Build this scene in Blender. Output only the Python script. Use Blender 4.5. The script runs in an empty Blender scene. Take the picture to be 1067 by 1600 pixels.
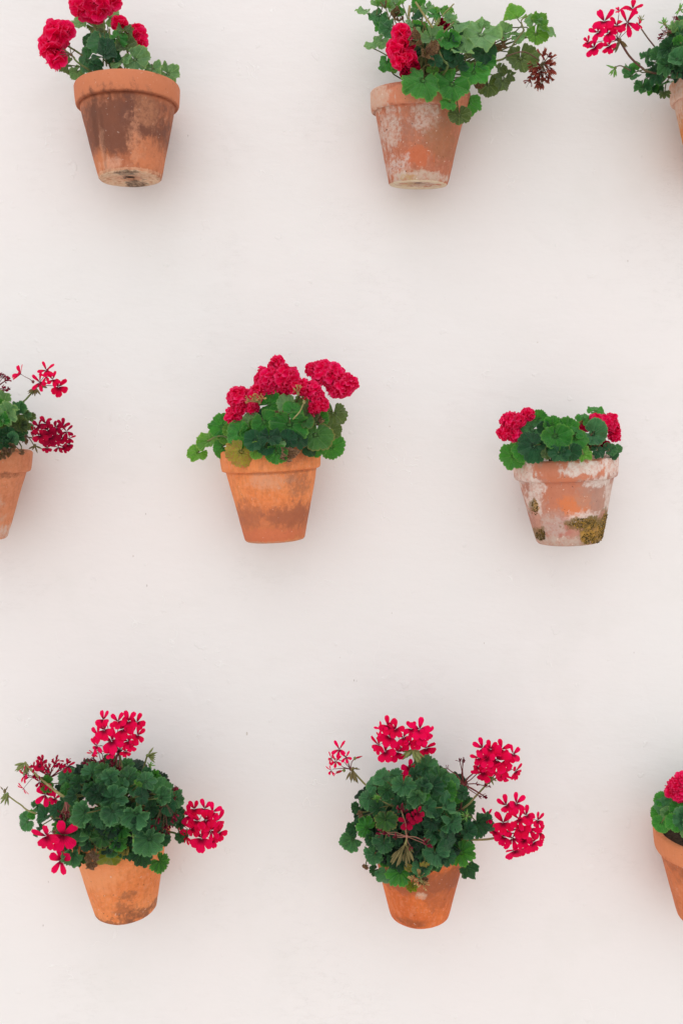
import bpy, bmesh, math, random
from mathutils import Vector, Matrix, noise as mnoise
R = math.radians
sc = bpy.context.scene
col = sc.collection
random.seed(7)

# ---------------------------------------------------------------- camera
F_PX = 1556.0            # focal length in photo pixels (photo 1067 x 1600)
HOR = 700.0              # horizon row in the photo
CAM_Z = 1.5
CAM_D = 1.641            # distance camera - wall
cam = bpy.data.cameras.new('camera')
cam_o = bpy.data.objects.new('camera', cam)
col.objects.link(cam_o)
cam_o.location = (0, -CAM_D, CAM_Z)
cam_o.rotation_euler = (R(90), 0, 0)
cam.sensor_fit = 'VERTICAL'
cam.sensor_height = 36.0
cam.sensor_width = 24.0
cam.lens = 36.0 * F_PX / 1600.0
cam.shift_y = -(800.0 - HOR) / 1600.0
cam.clip_start = 0.05
cam.clip_end = 200
sc.camera = cam_o

# ---------------------------------------------------------------- light
SUN_EL, SUN_AZ = 60.0, -10.0      # azimuth measured from the viewer's side, minus = from the left
world = bpy.data.worlds.new('World')
sc.world = world
world.use_nodes = True
wn = world.node_tree
bg = wn.nodes['Background']
sky = wn.nodes.new('ShaderNodeTexSky')
sky.sky_type = 'NISHITA'
sky.sun_disc = False
sky.sun_elevation = R(SUN_EL)
sky.sun_rotation = R(180 - SUN_AZ)
sky.air_density = 1.0
sky.dust_density = 1.5
sky.ozone_density = 0.6
hs = wn.nodes.new('ShaderNodeHueSaturation')      # an overcast, nearly neutral sky
hs.inputs['Saturation'].default_value = 0.12
wn.links.new(sky.outputs[0], hs.inputs['Color'])
wn.links.new(hs.outputs[0], bg.inputs['Color'])
bg.inputs['Strength'].default_value = 0.08
sl = bpy.data.lights.new('sun', 'SUN')
sl.energy = 1.5
sl.angle = R(155)      # overcast
sl.color = (1.0, 0.995, 0.99)
so = bpy.data.objects.new('sun', sl)
col.objects.link(so)
sd = Vector((math.sin(R(SUN_AZ)) * math.cos(R(SUN_EL)), -math.cos(R(SUN_AZ)) * math.cos(R(SUN_EL)), math.sin(R(SUN_EL))))
so.rotation_euler = sd.to_track_quat('Z', 'Y').to_euler()
so.location = (0, -3, 5)
sc.view_settings.view_transform = 'Standard'
sc.view_settings.look = 'None'
sc.view_settings.exposure = 0.42
sc.view_settings.gamma = 1.0
sc.view_settings.use_curve_mapping = False

# ---------------------------------------------------------------- helpers
def P(px, py, d):
    """point seen at photo pixel (px, py), d metres in front of the wall"""
    dist = CAM_D - d
    return Vector(((px - 533.5) / F_PX * dist, -d, CAM_Z + (HOR - py) / F_PX * dist))

def lin(r, g, b):
    f = lambda c: (c / 255 / 12.92) if c / 255 <= 0.04045 else ((c / 255 + 0.055) / 1.055) ** 2.4
    return (f(r), f(g), f(b), 1.0)

def link(o, parent=None):
    col.objects.link(o)
    if parent is not None:
        o.parent = parent
    return o

def mesh_from(name, verts, faces, mats=(), smooth=True, uvs=None):
    me = bpy.data.meshes.new(name)
    me.from_pydata([tuple(v) for v in verts], [], faces)
    if smooth:
        me.polygons.foreach_set('use_smooth', [True] * len(me.polygons))
    if uvs is not None:
        uvl = me.uv_layers.new(name='UVMap')
        for lp in me.loops:
            uvl.data[lp.index].uv = uvs[lp.vertex_index]
    for m in mats:
        me.materials.append(m)
    me.update()
    return me

class NT:
    """tiny helper for building node trees"""
    def __init__(s, mat):
        s.t = mat.node_tree
        s.n = s.t.nodes
    def new(s, typ, **kw):
        n = s.n.new(typ)
        for k, v in kw.items():
            setattr(n, k, v)
        return n
    def put(s, sock, v):
        if isinstance(v, bpy.types.NodeSocket):
            s.t.links.new(v, sock)
        else:
            sock.default_value = v
    def math(s, op, a, b=0.0, clamp=False):
        n = s.new('ShaderNodeMath', operation=op, use_clamp=clamp)
        s.put(n.inputs[0], a)
        s.put(n.inputs[1], b)
        return n.outputs[0]
    def mix(s, f, a, b, blend='MIX'):
        n = s.new('ShaderNodeMix', data_type='RGBA', blend_type=blend)
        s.put(n.inputs[0], f)
        s.put(n.inputs[6], a)
        s.put(n.inputs[7], b)
        return n.outputs[2]
    def ramp(s, v, lo, hi, a=0.0, b=1.0):
        n = s.new('ShaderNodeMapRange', interpolation_type='SMOOTHSTEP')
        s.put(n.inputs[0], v)
        s.put(n.inputs[1], lo)
        s.put(n.inputs[2], hi)
        s.put(n.inputs[3], a)
        s.put(n.inputs[4], b)
        return n.outputs[0]
    def noise(s, vec, scale, detail=4.0, rough=0.55, stretch=None, off=0.0):
        m = s.new('ShaderNodeMapping')
        s.put(m.inputs['Vector'], vec)
        m.inputs['Location'].default_value = (off, off * 1.7, off * .6)
        if stretch:
            m.inputs['Scale'].default_value = stretch
        n = s.new('ShaderNodeTexNoise')
        s.t.links.new(m.outputs[0], n.inputs['Vector'])
        n.inputs['Scale'].default_value = scale
        n.inputs['Detail'].default_value = detail
        n.inputs['Roughness'].default_value = rough
        return n.outputs[0]

def new_mat(name):
    m = bpy.data.materials.new(name)
    m.use_nodes = True
    return m, NT(m), m.node_tree.nodes['Principled BSDF']

# ---------------------------------------------------------------- materials
def plaster_material():
    m, t, b = new_mat('limewashed_plaster')
    tc = t.new('ShaderNodeTexCoord').outputs['Object']
    sep = t.new('ShaderNodeSeparateXYZ')
    t.put(sep.inputs[0], tc)
    X, Z = sep.outputs[0], sep.outputs[2]
    big = t.noise(tc, 1.6, 3, .5)
    mid = t.noise(tc, 7, 5, .6, off=3)
    fine = t.noise(tc, 260, 4, .6, off=5)
    c = t.mix(t.ramp(big, .3, .7), lin(233, 232, 231), lin(237, 233, 232))
    c = t.mix(t.math('MULTIPLY', t.ramp(mid, .52, .75), .35), c, lin(228, 226, 223))
    # grime specks
    sp = t.noise(tc, 48, 2, .5, off=11)
    c = t.mix(t.math('MULTIPLY', t.ramp(sp, .80, .82), .3), c, lin(150, 125, 105))
    # raised crescent trowel nicks
    nick = t.ramp(t.math('ABSOLUTE', t.math('SUBTRACT', t.noise(tc, 14, 3, .5, off=41), .5)), .0, .006, 1.0, 0.0)
    nick = t.math('MULTIPLY', nick, t.ramp(t.noise(tc, 9, 2, .5, off=51), .60, .66))
    c = t.mix(t.math('MULTIPLY', nick, .5), c, lin(246, 245, 244))
    # fine hairline scuffs
    scf = t.noise(tc, 22, 6, .65, stretch=(1, 1, 3.2), off=2)
    gate = t.ramp(t.noise(tc, 5.5, 2, .5, off=21), .56, .66)
    line = t.ramp(t.math('ABSOLUTE', t.math('SUBTRACT', scf, .5)), .0, .007, 1.0, 0.0)
    line = t.math('MULTIPLY', line, gate)
    c = t.mix(t.math('MULTIPLY', line, .10), c, lin(150, 140, 132))
    for (px, py, rr, cc) in ((386, 1146, .0035, (140, 112, 60)), (553, 1063, .0022, (95, 70, 55)), (557, 1064, .0014, (95, 70, 55)),
                             (230, 915, .0026, (140, 120, 110)), (68, 1446, .0022, (110, 90, 80)), (980, 408, .0022, (130, 110, 100)),
                             (228, 803, .002, (130, 110, 95)), (756, 1005, .0018, (150, 130, 110)), (612, 958, .0016, (150, 130, 120)),
                             (76, 1378, .002, (150, 130, 120)), (294, 212, .002, (140, 130, 120)), (990, 1020, .0016, (140, 120, 110))):
        p = P(px, py, 0)
        dx = t.math('DIVIDE', t.math('SUBTRACT', X, p.x), rr * .45)
        dz = t.math('DIVIDE', t.math('SUBTRACT', Z, p.z), rr * .9)
        dd = t.math('ADD', t.math('MULTIPLY', dx, dx), t.math('MULTIPLY', dz, dz))
        c = t.mix(t.ramp(dd, .5, 1.2, .35, 0.0), c, lin(*cc))
    t.put(b.inputs['Base Color'], c)
    b.inputs['Roughness'].default_value = .82
    b.inputs['Specular IOR Level'].default_value = .25
    trowel = t.noise(tc, 9, 5, .62, stretch=(1, 1, 2.2), off=7)
    h = t.math('ADD', t.math('MULTIPLY', trowel, 1.0), t.math('MULTIPLY', fine, .035))
    h = t.math('ADD', h, t.math('MULTIPLY', line, -.12))
    h = t.math('ADD', h, t.math('MULTIPLY', nick, .35))
    chip = t.math('MULTIPLY', t.ramp(t.noise(tc, 33, 3, .5, off=31), .68, .72), .30)
    h = t.math('ADD', h, t.math('MULTIPLY', t.ramp(t.noise(tc, 3.2, 3, .55, off=17), .47, .53), .35))
    h = t.math('ADD', h, chip)
    bp = t.new('ShaderNodeBump')
    bp.inputs['Strength'].default_value = .30
    bp.inputs['Distance'].default_value = .006
    t.put(bp.inputs['Height'], h)
    t.put(b.inputs['Normal'], bp.outputs[0])
    return m

def terracotta(name, c1, c2, stains, seed, streak=.35, speck=.3, rough=.8):
    """stains and other marks: (rgb, x, z, rx, rz, amount, ragged edge, softness, graininess) in pot coordinates (m, z from the foot)"""
    m, t, b = new_mat(name)
    tc = t.new('ShaderNodeTexCoord').outputs['Object']
    sep = t.new('ShaderNodeSeparateXYZ')
    t.put(sep.inputs[0], tc)
    X, Z = sep.outputs[0], sep.outputs[2]
    lo = t.noise(tc, 22, 4, .6, off=seed)
    md = t.noise(tc, 75, 5, .65, off=seed + 4)
    hi = t.noise(tc, 520, 3, .6, off=seed + 8)
    st = t.noise(tc, 1.0, 5, .62, stretch=(150, 150, 14), off=seed + 2)
    c = t.mix(t.ramp(lo, .35, .65), lin(*c1), lin(*c2))
    c = t.mix(t.math('MULTIPLY', t.ramp(st, .45, .72), streak), c, t.mix(.5, c, lin(120, 70, 50)))
    c = t.mix(t.math('MULTIPLY', t.ramp(md, .50, .72), streak * .8), c, t.mix(.45, c, lin(215, 165, 140)))
    mt = t.noise(tc, 140, 6, .7, off=seed + 6)
    c = t.mix(t.math('MULTIPLY', t.ramp(mt, .5, .66), .28), c, t.mix(.6, c, lin(112, 70, 52)))
    c = t.mix(t.math('MULTIPLY', t.ramp(mt, .5, .36), .25), c, t.mix(.5, c, lin(236, 190, 160)))
    hsum = t.math('MULTIPLY', hi, .4)
    for (rgb, x, z, rx, rz, amt, rag, soft, grain) in stains:
        dx = t.math('DIVIDE', t.math('SUBTRACT', X, x), rx)
        dz = t.math('DIVIDE', t.math('SUBTRACT', Z, z), rz)
        dd = t.math('SQRT', t.math('ADD', t.math('MULTIPLY', dx, dx), t.math('MULTIPLY', dz, dz)))
        nz = t.math('MULTIPLY', t.math('SUBTRACT', md, .5), rag * 4.6)
        nz2 = t.math('MULTIPLY', t.math('SUBTRACT', st, .5), rag * 2.6)
        dd = t.math('ADD', dd, t.math('ADD', nz, nz2))
        mk = t.ramp(dd, 1 - soft * .8, 1 + soft * .8, 1.0, 0.0)
        if grain:
            g = t.ramp(t.noise(tc, 170, 4, .7, off=seed + x * 50), .5 - .16, .5 + .10)
            mk = t.math('MULTIPLY', mk, t.mix(grain, (1, 1, 1, 1), g))
        mk = t.math('MULTIPLY', mk, amt)
        c = t.mix(mk, c, lin(*rgb))
        if grain:
            hsum = t.math('ADD', hsum, t.math('MULTIPLY', mk, .5))
    spk = t.ramp(t.noise(tc, 240, 2, .5, off=seed + 15), .70, .74)
    c = t.mix(t.math('MULTIPLY', spk, speck), c, lin(225, 205, 190))
    spd = t.ramp(t.noise(tc, 200, 2, .5, off=seed + 19), .71, .75)
    c = t.mix(t.math('MULTIPLY', spd, speck * 1.2), c, lin(80, 45, 35))
    t.put(b.inputs['Base Color'], c)
    t.put(b.inputs['Roughness'], t.ramp(md, .3, .7, rough - .12, rough + .1))
    b.inputs['Specular IOR Level'].default_value = .3
    bp = t.new('ShaderNodeBump')
    bp.inputs['Strength'].default_value = .5
    bp.inputs['Distance'].default_value = .0012
    t.put(bp.inputs['Height'], t.math('ADD', hsum, t.math('ADD', md, t.math('MULTIPLY', st, .5))))
    t.put(b.inputs['Normal'], bp.outputs[0])
    return m

def leaf_material(name, dark, light, vein, edge, trans=.32, rough=.38, blotch=None, vein_amt=.5):
    m, t, b = new_mat(name)
    uv = t.new('ShaderNodeUVMap')
    sep = t.new('ShaderNodeSeparateXYZ')
    t.put(sep.inputs[0], uv.outputs[0])
    U, V = sep.outputs[0], sep.outputs[1]            # U = angle (0..1 over the blade), V = radius
    tc = t.new('ShaderNodeTexCoord').outputs['Object']
    rnd = t.new('ShaderNodeObjectInfo').outputs['Random']
    off = t.new('ShaderNodeVectorMath', operation='ADD')
    t.put(off.inputs[0], tc)
    cmb = t.new('ShaderNodeCombineXYZ')
    t.put(cmb.inputs[0], t.math('MULTIPLY', rnd, 40))
    t.put(cmb.inputs[1], t.math('MULTIPLY', rnd, 13))
    t.put(off.inputs[1], cmb.outputs[0])
    nv = off.outputs[0]
    n1 = t.noise(nv, 3.2, 4, .6)
    n2 = t.noise(nv, 14, 4, .6)
    c = t.mix(t.ramp(n1, .3, .7), lin(*dark), lin(*light))
    r2 = t.math('FRACT', t.math('MULTIPLY', rnd, 7.13))
    c = t.mix(t.math('MULTIPLY', t.math('MULTIPLY', r2, r2), .8), c, lin(*[min(255, q + 14) for q in light]))
    r3 = t.math('FRACT', t.math('MULTIPLY', rnd, 23.7))
    c = t.mix(t.math('MULTIPLY', t.ramp(r3, .3, 1.0), .45), c, t.mix(.62, c, (0.01, .02, .012, 1)))
    # palmate veins
    fr = t.math('ABSOLUTE', t.math('SUBTRACT', t.math('FRACT', t.math('MULTIPLY', U, 7)), .5))
    w = t.math('MULTIPLY', fr, V)
    v1 = t.ramp(w, .008, .035, 1.0, 0.0)
    # side veins branching off
    br = t.math('ADD', t.math('MULTIPLY', fr, 3.0), t.math('MULTIPLY', V, -4.5))
    v2 = t.ramp(t.math('ABSOLUTE', t.math('SUBTRACT', t.math('FRACT', br), .5)), .0, .10, .45, 0.0)
    v = t.math('MULTIPLY', t.math('MAXIMUM', v1, t.math('MULTIPLY', v2, t.ramp(V, .25, .5))), vein_amt)
    c = t.mix(v, c, lin(*vein))
    # paler thin margin, darker ring (zone)
    c = t.mix(t.math('MULTIPLY', t.ramp(V, .90, 1.0), .6), c, lin(*edge))
    zone = t.math('MULTIPLY', t.ramp(V, .42, .52), t.ramp(V, .62, .74, 1.0, 0.0))
    c = t.mix(t.math('MULTIPLY', zone, .28), c, t.mix(.5, c, lin(*dark)))
    if blotch:
        c = t.mix(t.ramp(t.math('ADD', n2, t.math('MULTIPLY', V, .14)), .56, .70), c, lin(*blotch))
    c = t.mix(t.math('MULTIPLY', t.ramp(n2, .45, .8), .18), c, t.mix(.5, c, (0, 0, 0, 1)))
    t.put(b.inputs['Base Color'], c)
    b.inputs['Roughness'].default_value = rough
    b.inputs['Specular IOR Level'].default_value = .34
    b.inputs['Sheen Weight'].default_value = .10
    b.inputs['Sheen Roughness'].default_value = .5
    bp = t.new('ShaderNodeBump')
    bp.inputs['Strength'].default_value = .6
    bp.inputs['Distance'].default_value = .03
    t.put(bp.inputs['Height'], t.math('ADD', t.math('MULTIPLY', v, -1.0), t.math('MULTIPLY', n2, .8)))
    t.put(b.inputs['Normal'], bp.outputs[0])
    tr = t.new('ShaderNodeBsdfTranslucent')
    t.put(tr.inputs[0], t.mix(.5, c, lin(min(light[0] + 60, 255), min(light[1] + 60, 255), light[2])))
    mx = t.new('ShaderNodeMixShader')
    mx.inputs[0].default_value = trans
    t.t.links.new(b.outputs[0], mx.inputs[1])
    t.t.links.new(tr.outputs[0], mx.inputs[2])
    t.t.links.new(mx.outputs[0], t.n['Material Output'].inputs['Surface'])
    return m

def petal_material(name, base, alt, throat, edge, trans=.36):
    m, t, b = new_mat(name)
    uv = t.new('ShaderNodeUVMap')
    sep = t.new('ShaderNodeSeparateXYZ')
    t.put(sep.inputs[0], uv.outputs[0])
    U, V = sep.outputs[0], sep.outputs[1]
    rnd = t.new('ShaderNodeObjectInfo').outputs['Random']
    c = t.mix(rnd, lin(*base), lin(*alt))
    c = t.mix(t.ramp(V, .05, .50, .95, 0.0), c, lin(*throat))  # dark throat, deepened further as painted shading at the petal base
    stripe = t.math('ABSOLUTE', t.math('SUBTRACT', t.math('FRACT', t.math('MULTIPLY', U, 5)), .5))
    s = t.math('MULTIPLY', t.ramp(stripe, .0, .16, 1.0, 0.0), t.ramp(V, .2, .75, .5, 0.0))
    c = t.mix(s, c, lin(*throat))
    c = t.mix(t.math('MULTIPLY', t.ramp(V, .72, 1.0), .6), c, lin(*edge))
    t.put(b.inputs['Base Color'], c)
    b.inputs['Roughness'].default_value = .62
    b.inputs['Specular IOR Level'].default_value = .12
    bp = t.new('ShaderNodeBump')
    bp.inputs['Strength'].default_value = .35
    bp.inputs['Distance'].default_value = .02
    t.put(bp.inputs['Height'], stripe)
    t.put(b.inputs['Normal'], bp.outputs[0])
    tr = t.new('ShaderNodeBsdfTranslucent')
    t.put(tr.inputs[0], c)
    mx = t.new('ShaderNodeMixShader')
    mx.inputs[0].default_value = trans
    t.t.links.new(b.outputs[0], mx.inputs[1])
    t.t.links.new(tr.outputs[0], mx.inputs[2])
    t.t.links.new(mx.outputs[0], t.n['Material Output'].inputs['Surface'])
    return m

def plain_material(name, a, bcol, scale=40, rough=.6, bump=.4, dist=.002):
    m, t, b = new_mat(name)
    tc = t.new('ShaderNodeTexCoord').outputs['Object']
    n = t.noise(tc, scale, 4, .6)
    t.put(b.inputs['Base Color'], t.mix(t.ramp(n, .35, .65), lin(*a), lin(*bcol)))
    b.inputs['Roughness'].default_value = rough
    b.inputs['Specular IOR Level'].default_value = .3
    bp = t.new('ShaderNodeBump')
    bp.inputs['Strength'].default_value = bump
    bp.inputs['Distance'].default_value = dist
    t.put(bp.inputs['Height'], n)
    t.put(b.inputs['Normal'], bp.outputs[0])
    return m

LEAF = {
    0: leaf_material('dark_leaf', (20, 74, 46), (36, 100, 60), (66, 124, 84), (62, 122, 76)),
    1: leaf_material('green_leaf', (28, 116, 40), (66, 160, 58), (114, 184, 92), (134, 196, 84)),
    2: leaf_material('grey_green_leaf', (84, 144, 88), (132, 184, 118), (176, 210, 150), (170, 206, 122), rough=.6),
    3: leaf_material('fresh_green_leaf', (64, 142, 40), (108, 178, 62), (162, 206, 106), (180, 210, 100), trans=.3),
    4: leaf_material('yellowing_leaf', (150, 158, 48), (192, 182, 66), (196, 196, 110), (214, 186, 84), trans=.3, blotch=(186, 128, 78)),
    5: leaf_material('withered_leaf', (112, 82, 58), (166, 124, 88), (184, 148, 110), (196, 160, 124), trans=.15, rough=.8, blotch=(86, 58, 44)),
    6: leaf_material('olive_leaf', (62, 92, 46), (92, 118, 66), (138, 160, 104), (132, 142, 92), vein_amt=.85),
    7: leaf_material('deep_green_leaf', (30, 94, 54), (72, 144, 90), (116, 172, 122), (128, 186, 122)),
    10: leaf_material('brown_edged_leaf', (44, 100, 48), (76, 140, 64), (120, 170, 96), (176, 140, 80)),
    9: leaf_material('shade_painted_leaf', (12, 46, 30), (20, 66, 42), (44, 92, 62), (40, 86, 54), trans=.1),  # shade of the inner gaps put into a darker leaf colour
    8: leaf_material('olive_yellow_leaf', (104, 128, 26), (142, 156, 38), (160, 172, 70), (170, 150, 60), trans=.3),
}
LEAF_LABEL = {4: 'yellow leaf with brown blotches', 5: 'withered brown leaf', 8: 'yellow-green ageing leaf'}
RED = petal_material('crimson_petal', (254, 0, 90), (232, 0, 64), (112, 0, 36), (255, 16, 108))
ROSE = petal_material('double_crimson_petal', (255, 14, 104), (250, 0, 84), (228, 0, 72), (255, 92, 150))
DARKRED = petal_material('dark_crimson_petal', (196, 4, 58), (156, 4, 52), (94, 0, 34), (206, 20, 80))
SPENT = petal_material('withered_petal', (150, 26, 60), (104, 18, 42), (80, 40, 36), (176, 84, 104))
MAROON = petal_material('dried_petal', (112, 10, 24), (150, 76, 60), (76, 8, 16), (190, 130, 104), trans=.1)
STALK = plain_material('green_stalk', (92, 112, 62), (120, 118, 74), 60)
STALK_RED = plain_material('reddish_stalk', (104, 66, 60), (96, 88, 58), 60)
STALK_TAN = plain_material('woody_stalk', (152, 142, 96), (126, 124, 72), 60)
PEDICEL = plain_material('red_pedicel', (112, 34, 44), (132, 70, 66), 60)
PINKPED = plain_material('faded_pedicel', (168, 96, 96), (142, 110, 84), 60)
BUD = plain_material('green_bud', (106, 128, 66), (140, 142, 88), 80)
BUD_BROWN = plain_material('brown_green_bud', (98, 86, 54), (128, 118, 72), 80)
YOUNG = plain_material('young_bud', (96, 156, 66), (134, 184, 94), 80)
BUD_RED = plain_material('red_bud', (206, 10, 54), (160, 6, 40), 80)
SOIL = plain_material('potting_soil', (44, 32, 24), (78, 60, 46), 160, .95, .9, .004)
ROOT_DARK = plain_material('root_and_hole_dark', (16, 12, 10), (36, 28, 20), 400, .95, .9, .004)  # root mat with the hole's darkness put into its colour
IRON = plain_material('iron', (58, 50, 46), (86, 66, 54), 200, .6)
MOSS = plain_material('moss', (126, 100, 40), (70, 60, 34), 260, .95, .9, .002)
MOSS2 = plain_material('yellow_lichen', (188, 146, 60), (128, 104, 58), 260, .95, .9, .002)

# ---------------------------------------------------------------- setting
def build_wall():
    # gently uneven hand-trowelled plaster
    nx, nz = 150, 130
    x0, x1, z0, z1 = -4.2, 4.2, 0.0, 4.2
    xs = [x0 + (x1 - x0) * i / nx for i in range(nx + 1)]
    zs = [z0 + (z1 - z0) * j / nz for j in range(nz + 1)]
    v, f = [], []
    for z in zs:
        for x in xs:
            h = .0030 * mnoise.noise(Vector((x * 2.1, 3, z * 2.1))) + .0016 * mnoise.noise(Vector((x * 6, 9, z * 5)))
            v.append((x, -h, z))
    for j in range(nz):
        for i in range(nx):
            a = j * (nx + 1) + i
            f.append((a, a + 1, a + nx + 2, a + nx + 1))
    n0 = len(v)
    # back and sides: a real thick wall
    v += [(x0, .35, z0), (x1, .35, z0), (x1, .35, z1), (x0, .35, z1)]
    f.append((n0 + 1, n0, n0 + 3, n0 + 2))
    f.append(tuple([n0 + 3, n0] + [j * (nx + 1) for j in range(nz + 1)]))
    f.append(tuple([n0 + 1, n0 + 2] + [j * (nx + 1) + nx for j in range(nz, -1, -1)]))
    f.append(tuple([n0 + 2, n0 + 3] + [nz * (nx + 1) + i for i in range(nx + 1)]))
    o = link(bpy.data.objects.new('plaster_wall', mesh_from('plaster_wall', v, f, [plaster_material()])))
    o['label'] = 'white plastered wall with faint trowel marks that all the flower pots hang on'
    o['category'] = 'wall'

def build_ground():  # unseen pale paving, added to bounce warm light up the wall
    m, t, b = new_mat('bounce_paving')
    tc = t.new('ShaderNodeTexCoord').outputs['Object']
    br = t.new('ShaderNodeTexBrick')
    t.put(br.inputs['Vector'], tc)
    br.inputs['Scale'].default_value = 2.5
    br.inputs['Color1'].default_value = lin(236, 225, 218)
    br.inputs['Color2'].default_value = lin(232, 221, 213)
    br.inputs['Mortar'].default_value = lin(214, 206, 198)
    br.inputs['Mortar Size'].default_value = .012
    t.put(b.inputs['Base Color'], t.mix(t.math('MULTIPLY', t.noise(tc, 3), .4), br.outputs[0], lin(226, 217, 208)))
    b.inputs['Roughness'].default_value = .8
    s = 40
    o = link(bpy.data.objects.new('bounce_pavement', mesh_from('bounce_pavement', [(-s, -s, 0), (s, -s, 0), (s, s, 0), (-s, s, 0)], [(0, 1, 2, 3)], [m], False)))
    o['kind'] = 'structure'
build_wall()
build_ground()

# ---------------------------------------------------------------- leaf and flower meshes (unit size: diameter 1)
def leaf_mesh(seed, lobes=7, lobe=.05, cren=.04, ncren=26, cup=.12, ruffle=.05, fold=.05, gap=16, aspect=1.06):
    rg = random.Random(seed)
    N, rings = 110, (.0, .16, .38, .6, .8, .93, 1.0)
    ph = rg.uniform(0, 6.28)
    ph2 = rg.uniform(0, 6.28)
    k = rg.choice((3, 4, 5))
    skew = rg.uniform(-.06, .06)
    v, uvs, f = [(0, 0, 0)], [(.5, 0)], []
    for ri, r in enumerate(rings[1:]):
        for i in range(N + 1):
            s = i / N
            th = (s - .5) * 2 * R(180 - gap / 2)
            base = .50 + .055 * math.cos(th) - .03 * math.cos(2 * th) + skew * math.sin(th)
            back = max(0, abs(th) - 2.2)
            base -= .10 * back
            lb = abs(math.cos((s * lobes) * math.pi - math.pi / 2))
            lb = lb ** .55
            cr = abs(math.sin(s * ncren * math.pi)) ** .6
            edge = base * (1 - lobe * 2 + lobe * 2 * lb) + (cren * (cr - .5)) * (1 if r == 1.0 else (.45 if r > .9 else 0))
            edge += .012 * mnoise.noise(Vector((s * 9, seed, 0)))
            rad = r * edge
            x, y = math.sin(th) * rad * aspect, math.cos(th) * rad
            # valleys at the veins, ridges between
            vd = abs(math.sin(s * lobes * math.pi - 0))
            z = cup * r * r * .5
            z += fold * r * (1 - vd) * (1 if r > .1 else 0)
            z += ruffle * r ** 3 * math.sin(k * th + ph) + ruffle * .5 * r ** 3 * math.sin(2 * k * th + ph2)
            z += .028 * r * mnoise.noise(Vector((x * 5 + seed, y * 5, 1.3)))
            v.append((x, y, z))
            uvs.append((s, r))
    W = N + 1
    for i in range(N):
        f.append((0, 1 + i + 1, 1 + i))
    for ri in range(len(rings) - 2):
        for i in range(N):
            a = 1 + ri * W + i
            f.append((a, a + 1, a + 1 + W, a + W))
    # bring the blade centre near the origin of the attachment: attachment stays at 0,0
    v = [(x, y + .0, z) for x, y, z in v]
    f = [tuple(reversed(q)) if len(q) == 4 else q for q in f]
    return mesh_from('leaf', v, f, [LEAF[0]], uvs=uvs)

def bend_leaf(me, amount, axis=0):
    """fold the blade across (axis 0) or along (axis 1)"""
    for vv in me.vertices:
        x, y, z = vv.co
        if axis == 0:
            vv.co.z = z + amount * abs(x) * 1.2
        else:
            vv.co.z = z - amount * y * abs(y) * 2.2
    me.update()
    return me

ROUND = [leaf_mesh(10 + i, 7, .05, .055, 21, cup, ruf, .08, gap) for i, (cup, ruf, gap) in
         enumerate(((.16, .06, 14), (-.2, .08, 22), (.36, .07, 12), (-.34, .09, 30), (.08, .13, 18)))]
ROUND.append(bend_leaf(leaf_mesh(17, 7, .04, .035, 24, .05, .05, .06, 24), .45))
ROUND.append(bend_leaf(leaf_mesh(18, 7, .04, .035, 24, .05, .05, .06, 20), .40, 1))
ROUND.append(bend_leaf(leaf_mesh(19, 7, .04, .035, 24, .1, .07, .06, 26), -.35))
LOBED = [leaf_mesh(40 + i, 7, .11, .08, 21, cup, ruf, .30, gap) for i, (cup, ruf, gap) in
         enumerate(((.40, .09, 14), (-.12, .13, 22), (.55, .10, 12), (.05, .16, 26), (.25, .16, 18), (-.34, .12, 30)))]
LOBED.append(bend_leaf(leaf_mesh(47, 7, .08, .05, 28, .1, .08, .1, 20), .45))
LOBED.append(bend_leaf(leaf_mesh(48, 7, .08, .05, 28, .1, .08, .1, 20), .5, 1))
CRUMPLED = [bend_leaf(leaf_mesh(60 + i, 7, .12, .05, 24, .6, .22, .2, 40), .6 + .3 * i, i % 2) for i in range(3)]
_matted = {}
def leaf_variant(me, tone):
    k = (me.name, tone)
    if k not in _matted:
        c = me.copy()
        c.materials.clear()
        c.materials.append(LEAF[tone])
        _matted[k] = c
    return _matted[k]

def petal(v, f, uvs, ang, L, W, tilt, curl, rg, base=.03, ruffle=.0, z0=0.0, nv=4):
    ts = (0, .2, .42, .64, .82, .94, 1.0)
    st = len(v)
    ph = rg.uniform(0, 6)
    ca, sa = math.cos(ang), math.sin(ang)
    ct, stl = math.cos(tilt), math.sin(tilt)
    for t in ts:
        sh = (t ** .75) * math.sqrt(max(0, 1 - t ** 7)) if t < 1 else .42
        w = .10 * (1 - t) + sh
        for j in range(nv + 1):
            q = (j / nv - .5) * 2
            x = q * W * w * .5
            y = L * (t - .05 * q * q * t + (.02 if abs(q) > .9 and t == 1 else 0)) - (L * .035 if (j == nv // 2 and t == 1) else 0)
            z = curl * L * t * t + ruffle * L * math.sin(q * 4 + ph) * t * t + .06 * L * q * q * t
            y2, z2 = y * ct - z * stl, y * stl + z * ct
            y2 += base
            v.append((x * ca - y2 * sa, x * sa + y2 * ca, z2 + z0))
            uvs.append((j / nv, t))
    for a in range(len(ts) - 1):
        for j in range(nv):
            i = st + a * (nv + 1) + j
            f.append((i, i + 1, i + nv + 2, i + nv + 1))

def cone(v, f, uvs, p0, p1, r0, r1, n=5, uv=(0, 0)):
    p0, p1 = Vector(p0), Vector(p1)
    q = (p1 - p0).to_track_quat('Z', 'Y')
    st = len(v)
    for p, r in ((p0, r0), (p1, r1)):
        for i in range(n):
            a = 6.2832 * i / n
            v.append(tuple(p + q @ Vector((math.cos(a) * r, math.sin(a) * r, 0))))
            uvs.append(uv)
    for i in range(n):
        f.append((st + i, st + (i + 1) % n, st + n + (i + 1) % n, st + n + i))

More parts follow.
